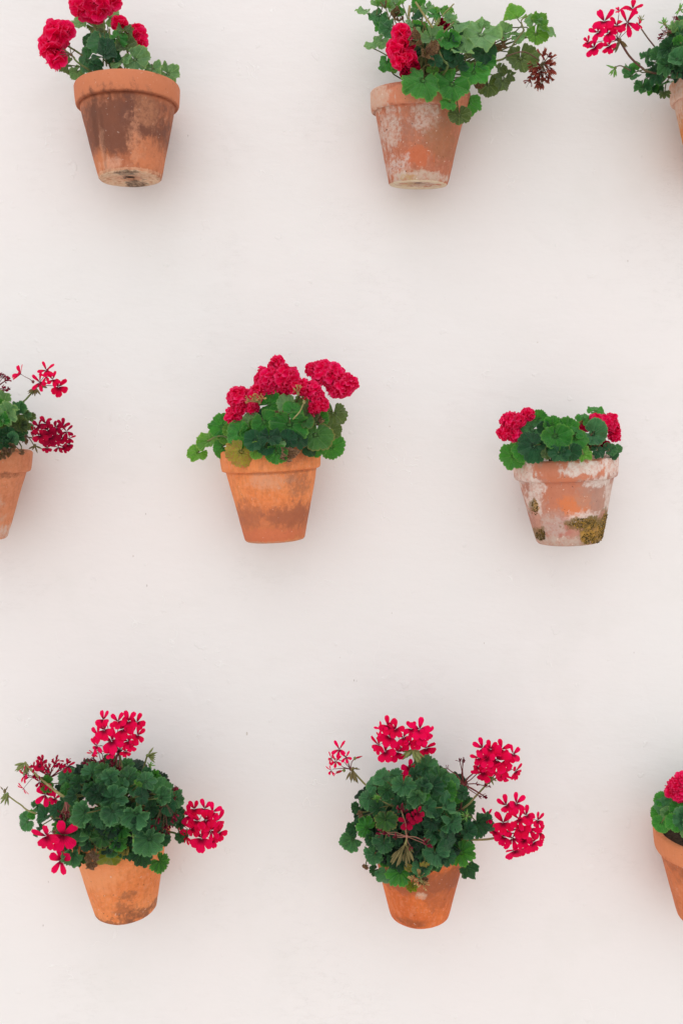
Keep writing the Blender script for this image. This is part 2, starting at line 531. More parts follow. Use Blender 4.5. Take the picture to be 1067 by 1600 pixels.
def single_floret(seed, side=False, slim=False):
    """five separate petals: two narrower above (+Y), three broad below; unit diameter, faces +Z"""
    rg = random.Random(seed)
    v, f, uvs = [], [], []
    up = rg.uniform(28, 38)
    sl = .66 if slim else 1
    t0 = .55 if side else rg.uniform(.05, .28)
    for s in (-1, 1):
        petal(v, f, uvs, R(s * up + rg.uniform(-4, 4)), .54, .35 * sl, t0 + rg.uniform(0, .3), rg.uniform(-.3, .05), rg, ruffle=.03)
    for s, a in ((-1, 122), (0, 180), (1, 122)):
        aa = R(s * a if s else 180)
        petal(v, f, uvs, aa + rg.uniform(-.1, .1), .49, .47 * sl, t0 * .8 + rg.uniform(-.05, .2), rg.uniform(-.35, 0), rg, ruffle=.05, z0=-.003 * s)
    for i in range(4):
        a = rg.uniform(0, 6.28)
        cone(v, f, uvs, (0, 0, 0), (.03 * math.cos(a), .03 * math.sin(a), .12), .008, .008, 4)
    cone(v, f, uvs, (0, 0, -.28), (0, 0, .01), .010, .018, 5)
    return mesh_from('floret', v, f, [RED], uvs=uvs)

def double_floret(seed):
    rg = random.Random(seed)
    v, f, uvs = [], [], []
    a0 = rg.uniform(0, 6)
    for i in range(5):
        petal(v, f, uvs, a0 + i * 1.257 + rg.uniform(-.2, .2), .48, .62, rg.uniform(-.05, .3), rg.uniform(-.35, .0), rg, ruffle=.12)
    for i in range(3):
        petal(v, f, uvs, a0 + .5 + i * 2.09 + rg.uniform(-.4, .4), .34, .46, rg.uniform(.45, .85), rg.uniform(-.3, .1), rg, ruffle=.18, z0=.02)
    for i in range(2):
        petal(v, f, uvs, rg.uniform(0, 6), .26, .26, 1.2, -.1, rg, base=.01, ruffle=.2, z0=.03)
    return mesh_from('floret', v, f, [ROSE], uvs=uvs)

def full_floret(seed):
    """open flower of five or six broad rounded petals"""
    rg = random.Random(seed)
    v, f, uvs = [], [], []
    a0 = rg.uniform(0, 6)
    for i in range(5):
        petal(v, f, uvs, a0 + i * 1.257 + rg.uniform(-.15, .15), .48, .66, rg.uniform(-.05, .3), rg.uniform(-.3, .05), rg, ruffle=.05, z0=.004 * (i % 2))
    for i in range(2):
        petal(v, f, uvs, rg.uniform(0, 6.28), .26, .34, rg.uniform(.4, .9), -.1, rg, ruffle=.08, z0=.01)
    return mesh_from('floret', v, f, [ROSE], uvs=uvs)

def withered(seed):
    rg = random.Random(seed)
    v, f, uvs = [], [], []
    for i in range(5):
        petal(v, f, uvs, rg.uniform(0, 6.28), rg.uniform(.35, .65), .26, rg.uniform(.2, 1.3), rg.uniform(-.3, .4), rg, ruffle=.15, nv=2)
    cone(v, f, uvs, (0, 0, 0), (rg.uniform(-.1, .1), 0, .55), .02, .008, 4)
    return mesh_from('withered_floret', v, f, [SPENT], uvs=uvs)

SINGLE = [single_floret(i) for i in range(6)]
SLIM = [single_floret(20 + i, False, True) for i in range(3)]
SIDE = [single_floret(30 + i, True) for i in range(3)]
DOUBLE = [double_floret(50 + i) for i in range(7)]
FULL = [full_floret(70 + i) for i in range(5)]
WITHER = [withered(80 + i) for i in range(4)]
_pm = {}
def petal_variant(me, mat):
    k = (me.name, mat.name)
    if k not in _pm:
        if me.materials[0] == mat:
            _pm[k] = me
        else:
            c = me.copy()
            c.materials.clear()
            c.materials.append(mat)
            _pm[k] = c
    return _pm[k]

def lathe(profile, n, closed=True, wob=0.0, seed=0):
    v, f = [], []
    for (r, z) in profile:
        for i in range(n):
            a = 6.2832 * i / n
            rr = r + (wob * .32 * mnoise.noise(Vector((math.cos(a) * 9, math.sin(a) * 9 + seed, z * 150))) if r > .012 else 0) + (wob * mnoise.noise(Vector((math.cos(a) * 1.6, math.sin(a) * 1.6 + seed, z * 18 + seed))) if r > .012 else 0)
            v.append((rr * math.cos(a), rr * math.sin(a), z))
    for j in range(len(profile) - 1):
        for i in range(n):
            f.append((j * n + i, j * n + (i + 1) % n, (j + 1) * n + (i + 1) % n, (j + 1) * n + i))
    return v, f

def bud_mesh(mat):
    v, f = lathe([(.001, -.5), (.06, -.42), (.115, -.22), (.125, 0), (.09, .25), (.04, .42), (.004, .55)], 7)
    return mesh_from('bud', v, f, [mat])
BUDS = {'green': bud_mesh(BUD), 'brown': bud_mesh(BUD_BROWN), 'young': bud_mesh(YOUNG), 'red': bud_mesh(BUD_RED)}

def tube(pts, r0, r1, n=5):
    pts = [Vector(p) for p in pts]
    v, f = [], []
    for i, p in enumerate(pts):
        d = (pts[min(i + 1, len(pts) - 1)] - pts[max(i - 1, 0)])
        q = d.to_track_quat('Z', 'Y') if d.length > 1e-9 else Vector((0, 0, 1)).to_track_quat('Z', 'Y')
        r = r0 + (r1 - r0) * i / (len(pts) - 1)
        for k in range(n):
            a = 6.2832 * k / n
            v.append(p + q @ Vector((math.cos(a) * r, math.sin(a) * r, 0)))
    for i in range(len(pts) - 1):
        for k in range(n):
            f.append((i * n + k, i * n + (k + 1) % n, (i + 1) * n + (k + 1) % n, (i + 1) * n + k))
    return v, f

def bez(a, b, c, d, n=7):
    return [a * (1 - t) ** 3 + b * 3 * t * (1 - t) ** 2 + c * 3 * t * t * (1 - t) + d * t ** 3 for t in [i / n for i in range(n + 1)]]

def orient(pos, nrm, tip, s):
    """matrix: local +Z -> nrm, local +Y -> tip projected, uniform scale s"""
    z = nrm.normalized()
    y = (tip - z * tip.dot(z))
    if y.length < 1e-4:
        y = Vector((0, 0, 1)) - z * z.z
    y.normalize()
    x = y.cross(z)
    m = Matrix((x, y, z)).transposed().to_4x4()
    return Matrix.Translation(pos) @ m @ Matrix.Scale(s, 4)

# ---------------------------------------------------------------- pots
class Plant:
    def __init__(s, label, fr, foot, hw_rim, hw_foot, h, mat, tilt=4.0, roll=0.0, lobed=False, bulk=(60, 50), bulk_c=None, depth=.07, seed=1, hole=True, twist=0.0):
        """foot = pixel centre of the pot's foot; sizes in metres / 1000 px"""
        s.rg = random.Random(seed)
        s.seed = seed
        s.lobed = lobed
        s.Rr, s.Rf, s.h = hw_rim / 1000, hw_foot / 1000, h / 1000
        # hangs with its rim touching the wall, the foot swung back by the tilt
        d_rim = s.Rr + .006
        d_foot = d_rim - math.sin(R(tilt)) * s.h
        base = P(foot[0], foot[1], d_foot)
        s.rot = Matrix.Rotation(R(roll), 4, 'Y') @ Matrix.Rotation(R(tilt), 4, 'X') @ Matrix.Rotation(R(twist), 4, 'Z')
        s.root = link(bpy.data.objects.new('potted_geranium', None))
        s.root.empty_display_size = .05
        s.root.location = base
        s.base = base
        s.root['label'] = label
        s.root['category'] = 'potted plant'
        s.root['group'] = 'potted geraniums hanging on the wall'
        s.M = Matrix.Translation(base) @ s.rot
        s.mouth = s.M @ Vector((0, 0, s.h - .012))
        s.rimc = s.M @ Vector((0, 0, s.h))
        s.frames = fr
        s.order = 0
        s.bulk, s.depth = bulk, depth
        mp = s.px(s.rimc)
        s.cpx = bulk_c or (mp[0], mp[1] - bulk[1] * .7)
        s.rim_px = mp
        s.build_pot(mat, hole)

    def px(s, p):
        dist = CAM_D + p.y
        return (533.5 + p.x / dist * F_PX, HOR - (p.z - CAM_Z) / dist * F_PX)

    def add(s, name, me, M, parent=None, parentM=None):
        o = bpy.data.objects.new(name, me)
        col.objects.link(o)
        if parent is None:
            o.parent = s.root
            o.matrix_basis = Matrix.Translation(-s.base) @ M
        else:
            o.parent = parent
            o.matrix_basis = parentM.inverted() @ M
        return o

    def build_pot(s, mat, hole):
        Rr, Rf, h = s.Rr, s.Rf, s.h
        band = .033
        under = Rr - .0075
        hr = .0085
        prof = [(hr, .013), (hr, .0035), (Rf * .45, .0025), (Rf * .78, .0018), (Rf * .86, 0), (Rf * .96, .0), (Rf * 1.0, .0022)]
        for k in range(1, 13):
            q = k / 12
            prof.append((Rf + (under - Rf) * q ** .94, .0022 + (h - band + .004 - .0022) * q))
        v, f = lathe(prof, 96, wob=.0012, seed=s.seed)
        pot = s.add('pot', mesh_from('pot', v, f, [mat]), s.M)
        w = .011
        prof = [(under - .003, h - band + .003), (Rr - .0052, h - band), (Rr - .0028, h - band + .0012), (Rr - .0016, h - band + .005),
                (Rr - .0006, h - band * .5), (Rr, h - .004), (Rr - .0012, h - .0014), (Rr - .004, h), (Rr - w + .003, h - .0003),
                (Rr - w, h - .003), (Rr - w - .002, h - .018), (Rr - w - .006, h - .040)]
        v, f = lathe(prof, 96, wob=.0010, seed=s.seed + 3)
        s.add('rim', mesh_from('rim', v, f, [mat]), s.M, pot, s.M)
        # soil, slightly heaped
        v, f = [], []
        rings, n = 9, 48
        for j in range(rings + 1):
            r = (Rr - w - .003) * j / rings
            for i in range(n):
                a = 6.2832 * i / n
                x, y = r * math.cos(a), r * math.sin(a)
                z = h - .018 + .006 * (1 - j / rings) + .005 * mnoise.noise(Vector((x * 90, y * 90, s.seed)))
                v.append((x, y, z))
        for j in range(rings):
            for i in range(n):
                f.append((j * n + i, (j + 1) * n + i, (j + 1) * n + (i + 1) % n, j * n + (i + 1) % n))
        s.add('soil', mesh_from('soil', v, f, [SOIL]), s.M)
        # flush root disc, near-black to stand in for the dark drainage hole
        v, f = lathe([(.0001, .0052), (.0035, .0046), (.0086, .0050)], 12)
        s.add('drainage_dark_disc', mesh_from('drainage_dark_disc', v, f, [ROOT_DARK]), s.M)
        # iron hook from the wall over the back of the rim
        top = s.M @ Vector((0, Rr - .006, h))
        pts = [Vector((top.x, .01, top.z - .004)), Vector((top.x, -.001, top.z - .001)), Vector((top.x, top.y - .001, top.z + .003)),
               Vector((top.x, top.y - .012, top.z + .001)), Vector((top.x, top.y - .013, top.z - .014))]
        v, f = tube(pts, .002, .002, 6)
        s.add('wall_hook', mesh_from('wall_hook', [Matrix.Translation(-s.base) @ p for p in v], f, [IRON]), Matrix.Translation(s.base))

    # photo coordinates of a zoomed crop -> photo pixels
    def c(s, fr, x, y):
        ox, oy, k = FR[fr]
        return ox + x / k, oy + y / k

    def auto_depth(s, x, y, back=0.0):
        rx, ry = s.bulk
        dx, dy = (x - s.cpx[0]) / rx, (y - s.cpx[1]) / ry
        q = max(0.0, 1 - dx * dx - dy * dy)
        return s.Rr + .006 - .01 + (s.depth + .02) * math.sqrt(q) * (1 - back)

    def clear_pot(s, x, y, size, d):
        # keep whatever hangs over the rim in front of the clay
        if y + size * .42 > s.rim_px[1] - 4:
            dx = (x - s.rim_px[0]) / 1000
            if abs(dx) < s.Rr + .012:
                dd = s.Rr + .006 + math.sqrt(max(0, (s.Rr + .003) ** 2 - min(dx * dx, s.Rr ** 2)))
                if abs(dx) > s.Rr - .006:
                    dd = s.Rr + .02
                d = max(d, dd + .012)
        return d

    def leaf(s, x, y, size, tone, ang=None, nx=None, ny=None, d=None, stalk=True):
        rg = s.rg
        ox, oy = (x - s.rim_px[0]) / s.bulk[0], -(y - s.rim_px[1] + 5) / s.bulk[1]
        if ang is None:
            ang = math.degrees(math.atan2(oy - .25, ox)) + rg.uniform(-28, 28)
        if nx is None:
            nx = max(-.5, min(.5, ox * .38)) + rg.uniform(-.34, .34)
        if ny is None:
            ny = .26 + rg.uniform(-.42, .38)
        nx += rg.uniform(-.14, .14)
        ny += rg.uniform(-.14, .14)
        q = math.sqrt(max(.10, 1 - nx * nx - ny * ny))
        nrm = Vector((nx, -q, ny)).normalized()
        tip = Vector((math.cos(R(ang)), 0, math.sin(R(ang))))
        if d is None:
            d = s.auto_depth(x, y, rg.uniform(0, .36 if s.lobed else .2)) + s.order * .0003
            d = s.clear_pot(x, y, size, d)
        s.order += 1
        pos = P(x, y, max(d, .02))
        sz = size / F_PX * (CAM_D - d) * (rg.uniform(.76, 1.02) if s.lobed else rg.uniform(.96, 1.10))
        # the attachment sits a little behind the blade's centre
        tip_w = (tip - nrm * tip.dot(nrm))
        tip_w = tip_w.normalized() if tip_w.length > 1e-3 else Vector((0, 0, 1))
        att = pos - tip_w * sz * .04
        M = orient(att, nrm, tip, sz)
        if tone in (1, 7) and rg.random() < .03:
            tone = 10
        fam = CRUMPLED if tone == 5 else (LOBED if s.lobed else ROUND)
        o = s.add('leaf', leaf_variant(rg.choice(fam), tone), M)
        if tone in LEAF_LABEL:
            o['label'] = LEAF_LABEL[tone]
        if stalk:
            a = rg.uniform(0, 6.28)
            r = rg.uniform(0, .3) * s.Rr
            start = s.M @ Vector((r * math.cos(a), r * math.sin(a), s.h - .014))
            L = (att - start).length
            lift = max(start.z, att.z - .01)
            b1 = start + Vector(((att.x - start.x) * .25, (att.y - start.y) * .2, L * .35 + .008))
            b2 = att - nrm * L * .18 - tip_w * L * .22 + Vector((0, 0, .004))
            if att.z < s.rimc.z + .01:
                b1 = start + Vector(((att.x - start.x) * .3, (att.y - start.y) * .3, .045))
                b2 = att + Vector((0, .012, .0)) + Vector((0, 0, max(.02, s.rimc.z + .02 - att.z)))
            v, f = tube(bez(start, b1, b2, att), .0013, .0009, 5)
            Mi = M.inverted()
            st = mesh_from('leaf_stalk', [Mi @ p for p in v], f, [STALK if rg.random() < .75 else STALK_TAN])
            so_ = bpy.data.objects.new('leaf_stalk', st)
            col.objects.link(so_)
            so_.parent = o
        return o

    def leaves(s, fr, items):
        k = FR[fr][2]
        for it in items:
            x, y = s.c(fr, it[0], it[1])
            s.leaf(x, y, it[2] / k, it[3], *(it[4:]))

    def fill(s, n, tones, size, rx=None, ry=None, cx=None, cy=None, back=(.35, .95)):
        rg = s.rg
        rx, ry = rx or s.bulk[0], ry or s.bulk[1]
        cx = s.cpx[0] if cx is None else cx
        cy = s.cpx[1] if cy is None else cy
        for i in range(n):
            a, r = rg.uniform(0, 6.28), math.sqrt(rg.random()) * .88
            x, y = cx + math.cos(a) * r * rx, cy + math.sin(a) * r * ry
            d = s.auto_depth(x, y, rg.uniform(*back)) - .026
            sz = rg.uniform(*size)
            d = s.clear_pot(x, y, sz, max(d, .03))
            s.leaf(x, y, sz, rg.choice(tones), None, None, None, d, rg.random() < .6)

    def line(s, fr, pts, d, r=.0013, r1=None, mat=None, name='stem', to_soil=False):
        """stalk through crop pixels; d: depth or list of depths"""
        n = len(pts)
        ds = d if isinstance(d, (list, tuple)) else [d] * n
        w = [P(*s.c(fr, *p), dd) for p, dd in zip(pts, ds)]
        if to_soil:
            w = w + [s.mouth + Vector((s.rg.uniform(-.015, .015), s.rg.uniform(-.01, .01), .0))]
        sm = []
        ww = [w[0]] + w + [w[-1]]
        for i in range(1, len(ww) - 2):
            a, b, c_, e = ww[i - 1], ww[i], ww[i + 1], ww[i + 2]
            for q in range(5):
                t = q / 5
                sm.append(.5 * ((2 * b) + (c_ - a) * t + (2 * a - 5 * b + 4 * c_ - e) * t * t + (3 * b - a - 3 * c_ + e) * t ** 3))
        sm.append(w[-1])
        v, f = tube(sm, r, r1 or r, 6)
        return s.add(name, mesh_from(name, [p - s.base for p in v], f, [mat or STALK]), Matrix.Translation(s.base))

    def cluster(s, name, node, ends, mat, r=.0007, label=None, sag=.0):
        """umbel: pedicels from the node to every end, as the part that its florets belong to"""
        V, Fc = [], []
        v, f = lathe([(.0002, -.003), (.0022, -.001), (.0024, .001), (.0002, .003)], 6)
        V += [Vector(p) + node - s.base for p in v]
        Fc += f
        for e in ends:
            mid = (node + e) * .5 + Vector((s.rg.uniform(-1, 1), s.rg.uniform(-1, 1), s.rg.uniform(-.5, 1) + sag)) * (e - node).length * .08
            v, f = tube([node, mid, e], r * 1.1, r * .8, 4)
            n0 = len(V)
            V += [p - s.base for p in v]
            Fc += [tuple(n0 + i for i in q) for q in f]
        o = s.add(name, mesh_from(name, V, Fc, [mat]), Matrix.Translation(s.base))
        if label:
            o['label'] = label
        return o

    def single_head(s, fr, node, florets, d=None, mat=None, fam=None, label=None, spread=1.0, name='flower_head', ped=None):
        """florets: (x, y, size[, nx, ny, spin]) in crop pixels around the node"""
        rg = s.rg
        k = FR[fr][2]
        nx0, ny0 = s.c(fr, *node)
        d = s.Rr + .006 + .05 if d is None else d
        pn = P(nx0, ny0, d - .012)
        cx = sum(q[0] for q in florets) / len(florets)
        cy = sum(q[1] for q in florets) / len(florets)
        rad = max([math.hypot(q[0] - cx, q[1] - cy) for q in florets] + [1]) * 1.15
        recs = []
        for i, q in enumerate(florets):
            x, y = s.c(fr, q[0] + rg.uniform(-9, 9), q[1] + rg.uniform(-9, 9))
            ex, ey = (q[0] - cx) / rad, -(q[1] - cy) / rad
            dd = d + math.sqrt(max(0, 1 - ex * ex - ey * ey)) * rad / k / 1000 * .75 + rg.uniform(-.005, .007) + (i % 3) * .003
            pos = P(x, y, max(dd, .015))
            n = Vector((ex * .8, -.75, ey * .7 + .05)) if len(q) < 5 else Vector((q[3], -math.sqrt(max(.05, 1 - q[3] ** 2 - q[4] ** 2)), q[4]))
            n += Vector((rg.uniform(-.32, .32), 0, rg.uniform(-.32, .32)))
            spin = rg.uniform(-38, 38) if len(q) < 6 else q[5]
            tip = Vector((math.sin(R(spin)) + ex * .4, 0, math.cos(R(spin))))
            sz = q[2] / k / F_PX * (CAM_D - dd) * rg.uniform(.9, 1.04)
            M = orient(pos, n, tip, sz)
            recs.append((M, pos - n.normalized() * sz * .25))
        cl = s.cluster(name, pn, [r[1] for r in recs], ped or PEDICEL, .0006, label)
        for M, _ in recs:
            s.add('floret', petal_variant(rg.choice(fam or (SINGLE + SLIM[:1])), mat or RED), M, cl, Matrix.Translation(s.base))
        return cl

    def double_head(s, fr, balls, stalk_to=None, d=None, mat=None, fl=1.0, dens=1.0, fam=None):
        """a dense head made of one or more swelling lumps (x, y, R)"""
        rg = s.rg
        k = FR[fr][2]
        d0 = s.Rr + .006 + .045 if d is None else d
        recs = []
        for bi, bl in enumerate(balls):
            x, y = s.c(fr, bl[0], bl[1])
            dd = d0 if len(bl) < 4 else bl[3]
            cw = P(x, y, dd)
            Rw = bl[2] / k / F_PX * (CAM_D - dd)
            fsz = max(.021, min(.033, Rw * 1.5)) * fl
            n = max(7, int(24 * (Rw / .02) ** 2 * dens * (.019 / fsz) ** 1.6))
            for i in range(n):
                zz = 1 - 1.75 * (i + .5) / n          # covers the front and most of the back
                a = i * 2.39996 + rg.uniform(-.3, .3)
                rr = math.sqrt(max(0, 1 - zz * zz))
                dv = Vector((rr * math.cos(a), -zz, rr * math.sin(a))).normalized()
                dv = (dv + Vector((rg.uniform(-.15, .15), rg.uniform(-.15, .15), rg.uniform(-.15, .15)))).normalized()
                pos = cw + dv * (Rw - fsz * .32) * rg.uniform(.66, 1.16)
                tip = Vector((rg.uniform(-1, 1), rg.uniform(-1, 1), rg.uniform(-1, 1)))
                M = orient(pos, dv, tip, fsz * rg.uniform(.88, 1.12))
                recs.append((M, pos - dv * fsz * .1))
        b0 = balls[0]
        node = P(*s.c(fr, b0[0], b0[1] + b0[2] * .35), d0 - .004)
        cl = s.cluster('flower_head', node, [r[1] for r in recs], STALK, .0006)
        for M, _ in recs:
            s.add('floret', petal_variant(rg.choice(fam or DOUBLE), mat or ROSE), M, cl, Matrix.Translation(s.base))
        end = s.mouth + Vector((rg.uniform(-.015, .015), rg.uniform(-.015, .015), 0))
        mid = (node + end) * .5 + Vector((0, 0, .015))
        v, f = tube(bez(node, mid, mid, end, 8), .0014, .0017, 6)
        s.add('stem', mesh_from('stem', [p - s.base for p in v], f, [STALK]), Matrix.Translation(s.base))
        return cl

    def buds(s, fr, x, y, rad, kind='green', direction=-90, spreadang=130, n=11, d=None, size=.5, label=None):
        rg = s.rg
        k = FR[fr][2]
        d = s.Rr + .056 if d is None else d
        node = P(*s.c(fr, x, y), d)
        L = rad / k / 1000
        recs, ends = [], []
        for i in range(n):
            a = R(direction + rg.uniform(-.5, .5) * spreadang)
            b = rg.uniform(-.9, .9)
            dv = Vector((math.cos(a) * math.cos(b), -math.sin(b), math.sin(a) * math.cos(b)))
            ln = L * rg.uniform(.75, 1.15)
            bl = L * size * rg.uniform(.85, 1.25) * 1.4
            pos = node + dv * (ln - bl * .35)
            recs.append(orient(pos, dv, Vector((1, 0, .3)), bl))
            ends.append(pos - dv * bl * .3)
        cl = s.cluster('bud_cluster', node, ends, BUD if kind != 'brown' else BUD_BROWN, .0005, label)
        for M in recs:
            s.add('bud', BUDS[kind], M, cl, Matrix.Translation(s.base))
        return cl

    def umbel(s, fr, node, ends, d=None, mat=None, ped=None, fsize=.013, r=.0007, label='withered flower head with bare stalks'):
        rg = s.rg
        d = s.Rr + .07 if d is None else d
        pn = P(*s.c(fr, *node), d)
        recs, pe = [], []
        for e in ends:
            p = P(*s.c(fr, *e[:2]), d + rg.uniform(-.008, .014))
            pe.append(p)
            dv = (p - pn).normalized()
            recs.append(orient(p, dv, Vector((rg.uniform(-1, 1), rg.uniform(-1, 1), .2)), fsize * rg.uniform(.8, 1.25)))
        cl = s.cluster('withered_flower_head', pn, pe, ped or PEDICEL, r, label)
        for M in recs:
            s.add('withered_floret', petal_variant(rg.choice(WITHER), mat or SPENT), M, cl, Matrix.Translation(s.base))
        return cl

# crops of the photograph the positions below were read from: origin x, y, magnification
FR = {'A': (50, 0, 4.446), 'B': (550, 0, 6.669), 'C': (690, 0, 5.928), 'D': (890, 0, 6.028), 'E': (0, 550, 5.164),
      'F': (290, 550, 3.811), 'G': (750, 620, 4.268), 'H': (0, 1100, 5.616), 'I': (150, 1100, 5.081),
      'J': (500, 1110, 5.332), 'K': (640, 1110, 4.85), 'L': (990, 1180, 5.714)}

LIME = (228, 218, 210)
# ---------------------------------------------------------------- 1: top left
m1 = terracotta('terracotta_umber', (158, 98, 72), (184, 110, 76), [
    ((206, 126, 88), 0, .135, .2, .026, .85, .12, .25, 0),
    ((116, 72, 56), -.004, .068, .068, .046, .88, .30, .35, 0),
    ((112, 72, 60), .032, .085, .030, .028, .6, .35, .4, 0),
    ((200, 136, 100), .038, .088, .016, .024, .55, .5, .4, .6),
    ((214, 132, 86), -.040, .018, .020, .018, .6, .5, .4, 0),
    ((216, 134, 92), .036, .026, .024, .024, .7, .5, .4, .3),
    ((222, 168, 140), -.018, .012, .020, .010, .6, .6, .4, .5),
    ((214, 150, 116), .020, .050, .010, .030, .5, .8, .5, .8),
    ((96, 60, 46), -.040, .075, .004, .030, .5, .8, .6, 0),
    ((206, 150, 120), -.030, .030, .004, .030, .5, .8, .6, .5),
    ((222, 180, 148), 0, .004, .06, .003, .6, .5, .4, .6),
    ((120, 62, 40), 0, .112, .09, .0022, .6, .25, .8, 0),  # thin darker line around the body, level with the rim's lower edge
    ((90, 60, 48), -.028, .05, .003, .045, .35, .6, .6, 0),
    ((222, 196, 166), 0, .0, .05, .0028, .8, .2, .3, .5),
    ((60, 42, 30), .002, .0, .016, .0033, .85, .6, .4, .5)], 1.0)
p = Plant('rust-brown pot in the top left corner with sparse pale leaves and red blooms', 'A', (204, 281), 81, 48, 145, m1,
          tilt=1.0, roll=-1.8, bulk=(75, 62), depth=.055, seed=1)
p.leaves('A', [
    (545, 115, 150, 2, 40, 0, -.2), (345, 155, 130, 2, 165, 0, .5), (440, 190, 150, 6, 0, .1, .6), (400, 280, 100, 0, 130, -.2, .1),
    (480, 290, 180, 7, 100, 0, .1), (385, 415, 160, 7, 190, -.2, .1), (440, 455, 90, 0, -30, .1, .2), (510, 395, 190, 0, -20, -.3, .55),
    (570, 400, 90, 0, 90, 0, 0), (600, 262, 130, 1, 30, 0, .2), (645, 212, 130, 6, 10, .1, .65), (645, 325, 150, 6, -20, .35, .35),
    (630, 425, 150, 2, 110, -.2, .2), (720, 420, 180, 2, -40, .15, .15), (845, 480, 130, 2, 0, 0, .7), (950, 515, 160, 2, -15, .15, .3),
    (240, 452, 130, 6, 180, -.1, .4), (312, 500, 120, 2, -130, -.2, .3), (560, 300, 110, 0, 60, .1, .3), (470, 215, 90, 6, 80, 0, .5)])
p.double_head('A', [(370, 20, 120), (480, 0, 120), (440, 85, 80), (560, 15, 60)], d=.12, fl=1.3, fam=FULL)
p.double_head('A', [(175, 240, 100), (135, 330, 88), (170, 410, 72), (235, 215, 60)], d=.13, fl=1.3, fam=FULL)
p.double_head('A', [(610, 170, 52, .11), (735, 230, 66), (740, 300, 64)], d=.10, fl=1.25, fam=FULL)
p.line('A', [(215, 340), (285, 390), (350, 455)], .13, .0014, .0016, STALK, to_soil=True)
p.umbel('A', (275, 380), [(265, 310), (295, 355), (195, 380), (215, 350), (205, 395), (185, 345)], d=.135, mat=BUD_BROWN if False else SPENT, ped=STALK_RED, fsize=.006, label='stalks of fallen florets')
for a in ((500, 70, 495, 460), (540, 200, 540, 460), (470, 230, 520, 460), (600, 330, 600, 465)):
    p.line('A', [(a[0], a[1]), ((a[0] + a[2]) / 2 + 8, (a[1] + a[3]) / 2), (a[2], a[3])], .12, .0012, .0014, STALK)

# ---------------------------------------------------------------- 2: top middle
m2 = terracotta('terracotta_limed', (176, 108, 84), (190, 116, 86), [
    ((214, 138, 106), -.03, .122, .075, .014, .7, .4, .3, 0),
    ((206, 178, 158), -.072, .128, .020, .022, .8, .5, .3, .4),
    ((160, 120, 104), .0, .085, .040, .034, .5, .5, .4, .8),
    ((206, 190, 178), -.048, .080, .016, .030, .7, .5, .35, .8),
    ((208, 192, 182), .004, .092, .020, .022, .6, .6, .4, .9),
    ((156, 108, 76), .03, .060, .030, .028, .6, .5, .4, .3),
    ((200, 106, 68), -.004, .036, .022, .014, .7, .5, .4, 0),
    ((210, 196, 188), -.035, .020, .016, .020, .7, .6, .4, .9),
    ((206, 190, 176), -.002, .008, .045, .008, .7, .6, .4, .7),
    ((190, 172, 150), -.01, .006, .03, .012, .5, .6, .4, .9),
    ((190, 150, 66), -.018, .006, .012, .005, .5, .6, .4, .9),
    ((220, 206, 178), 0, .0, .06, .0022, .9, .2, .3, .3)], 2.2, speck=.8)
p = Plant('lime-stained pot at top centre, foliage spilling right towards a dried brown bloom', 'B', (653, 290), 78, 46, 143, m2,
          tilt=7.0, roll=1.0, bulk=(95, 75), bulk_c=(690, 75), depth=.075, seed=2)
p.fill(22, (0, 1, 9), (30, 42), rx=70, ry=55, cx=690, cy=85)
p.leaves('B', [
    (120, 105, 170, 2, 190, 0, .72), (275, 60, 150, 2, 60, 0, .5), (330, 10, 150, 3, 60, 0, .3), (270, 160, 200, 7, -150, -.1, .5), (440, 100, 190, 2, 20, 0, .6),
    (490, 140, 110, 1, 0, 0, .5), (300, 290, 130, 1, -100, .3, 0), (400, 310, 230, 7, -120, -.2, .3), (200, 500, 150, 2, -165, 0, .65),
    (300, 420, 180, 2, -140, -.3, .3), (355, 650, 210, 1, -110, -.5, .1), (440, 720, 90, 3, 0), (590, 245, 100, 2, 0, 0, .5),
    (430, 190, 90, 5), (490, 215, 80, 5), (350, 80, 60, 5), (690, 190, 140, 0, 150), (700, 30, 130, 1), (780, 90, 140, 2, -60, 0, .4), (845, 150, 160, 1, -20, 0, .5),
    (930, 90, 160, 3, 20, 0, .6), (1010, 215, 170, 2, 0, 0, .6), (640, 110, 90, 1), (520, 30, 110, 3), (430, 20, 90, 2),
    (990, 420, 220, 1, -90, .2, .1), (870, 640, 140, 0), (1030, 560, 160, 0, -90), (830, 720, 110, 3, -90),
    (660, 460, 150, 5, 180, 0, .4), (770, 600, 170, 5, -40, .1, .2), (850, 510, 130, 5, -60, 0, .2),
    (635, 370, 220, 2, 180, 0, .5), (830, 400, 250, 2, -50, .05, .3)])
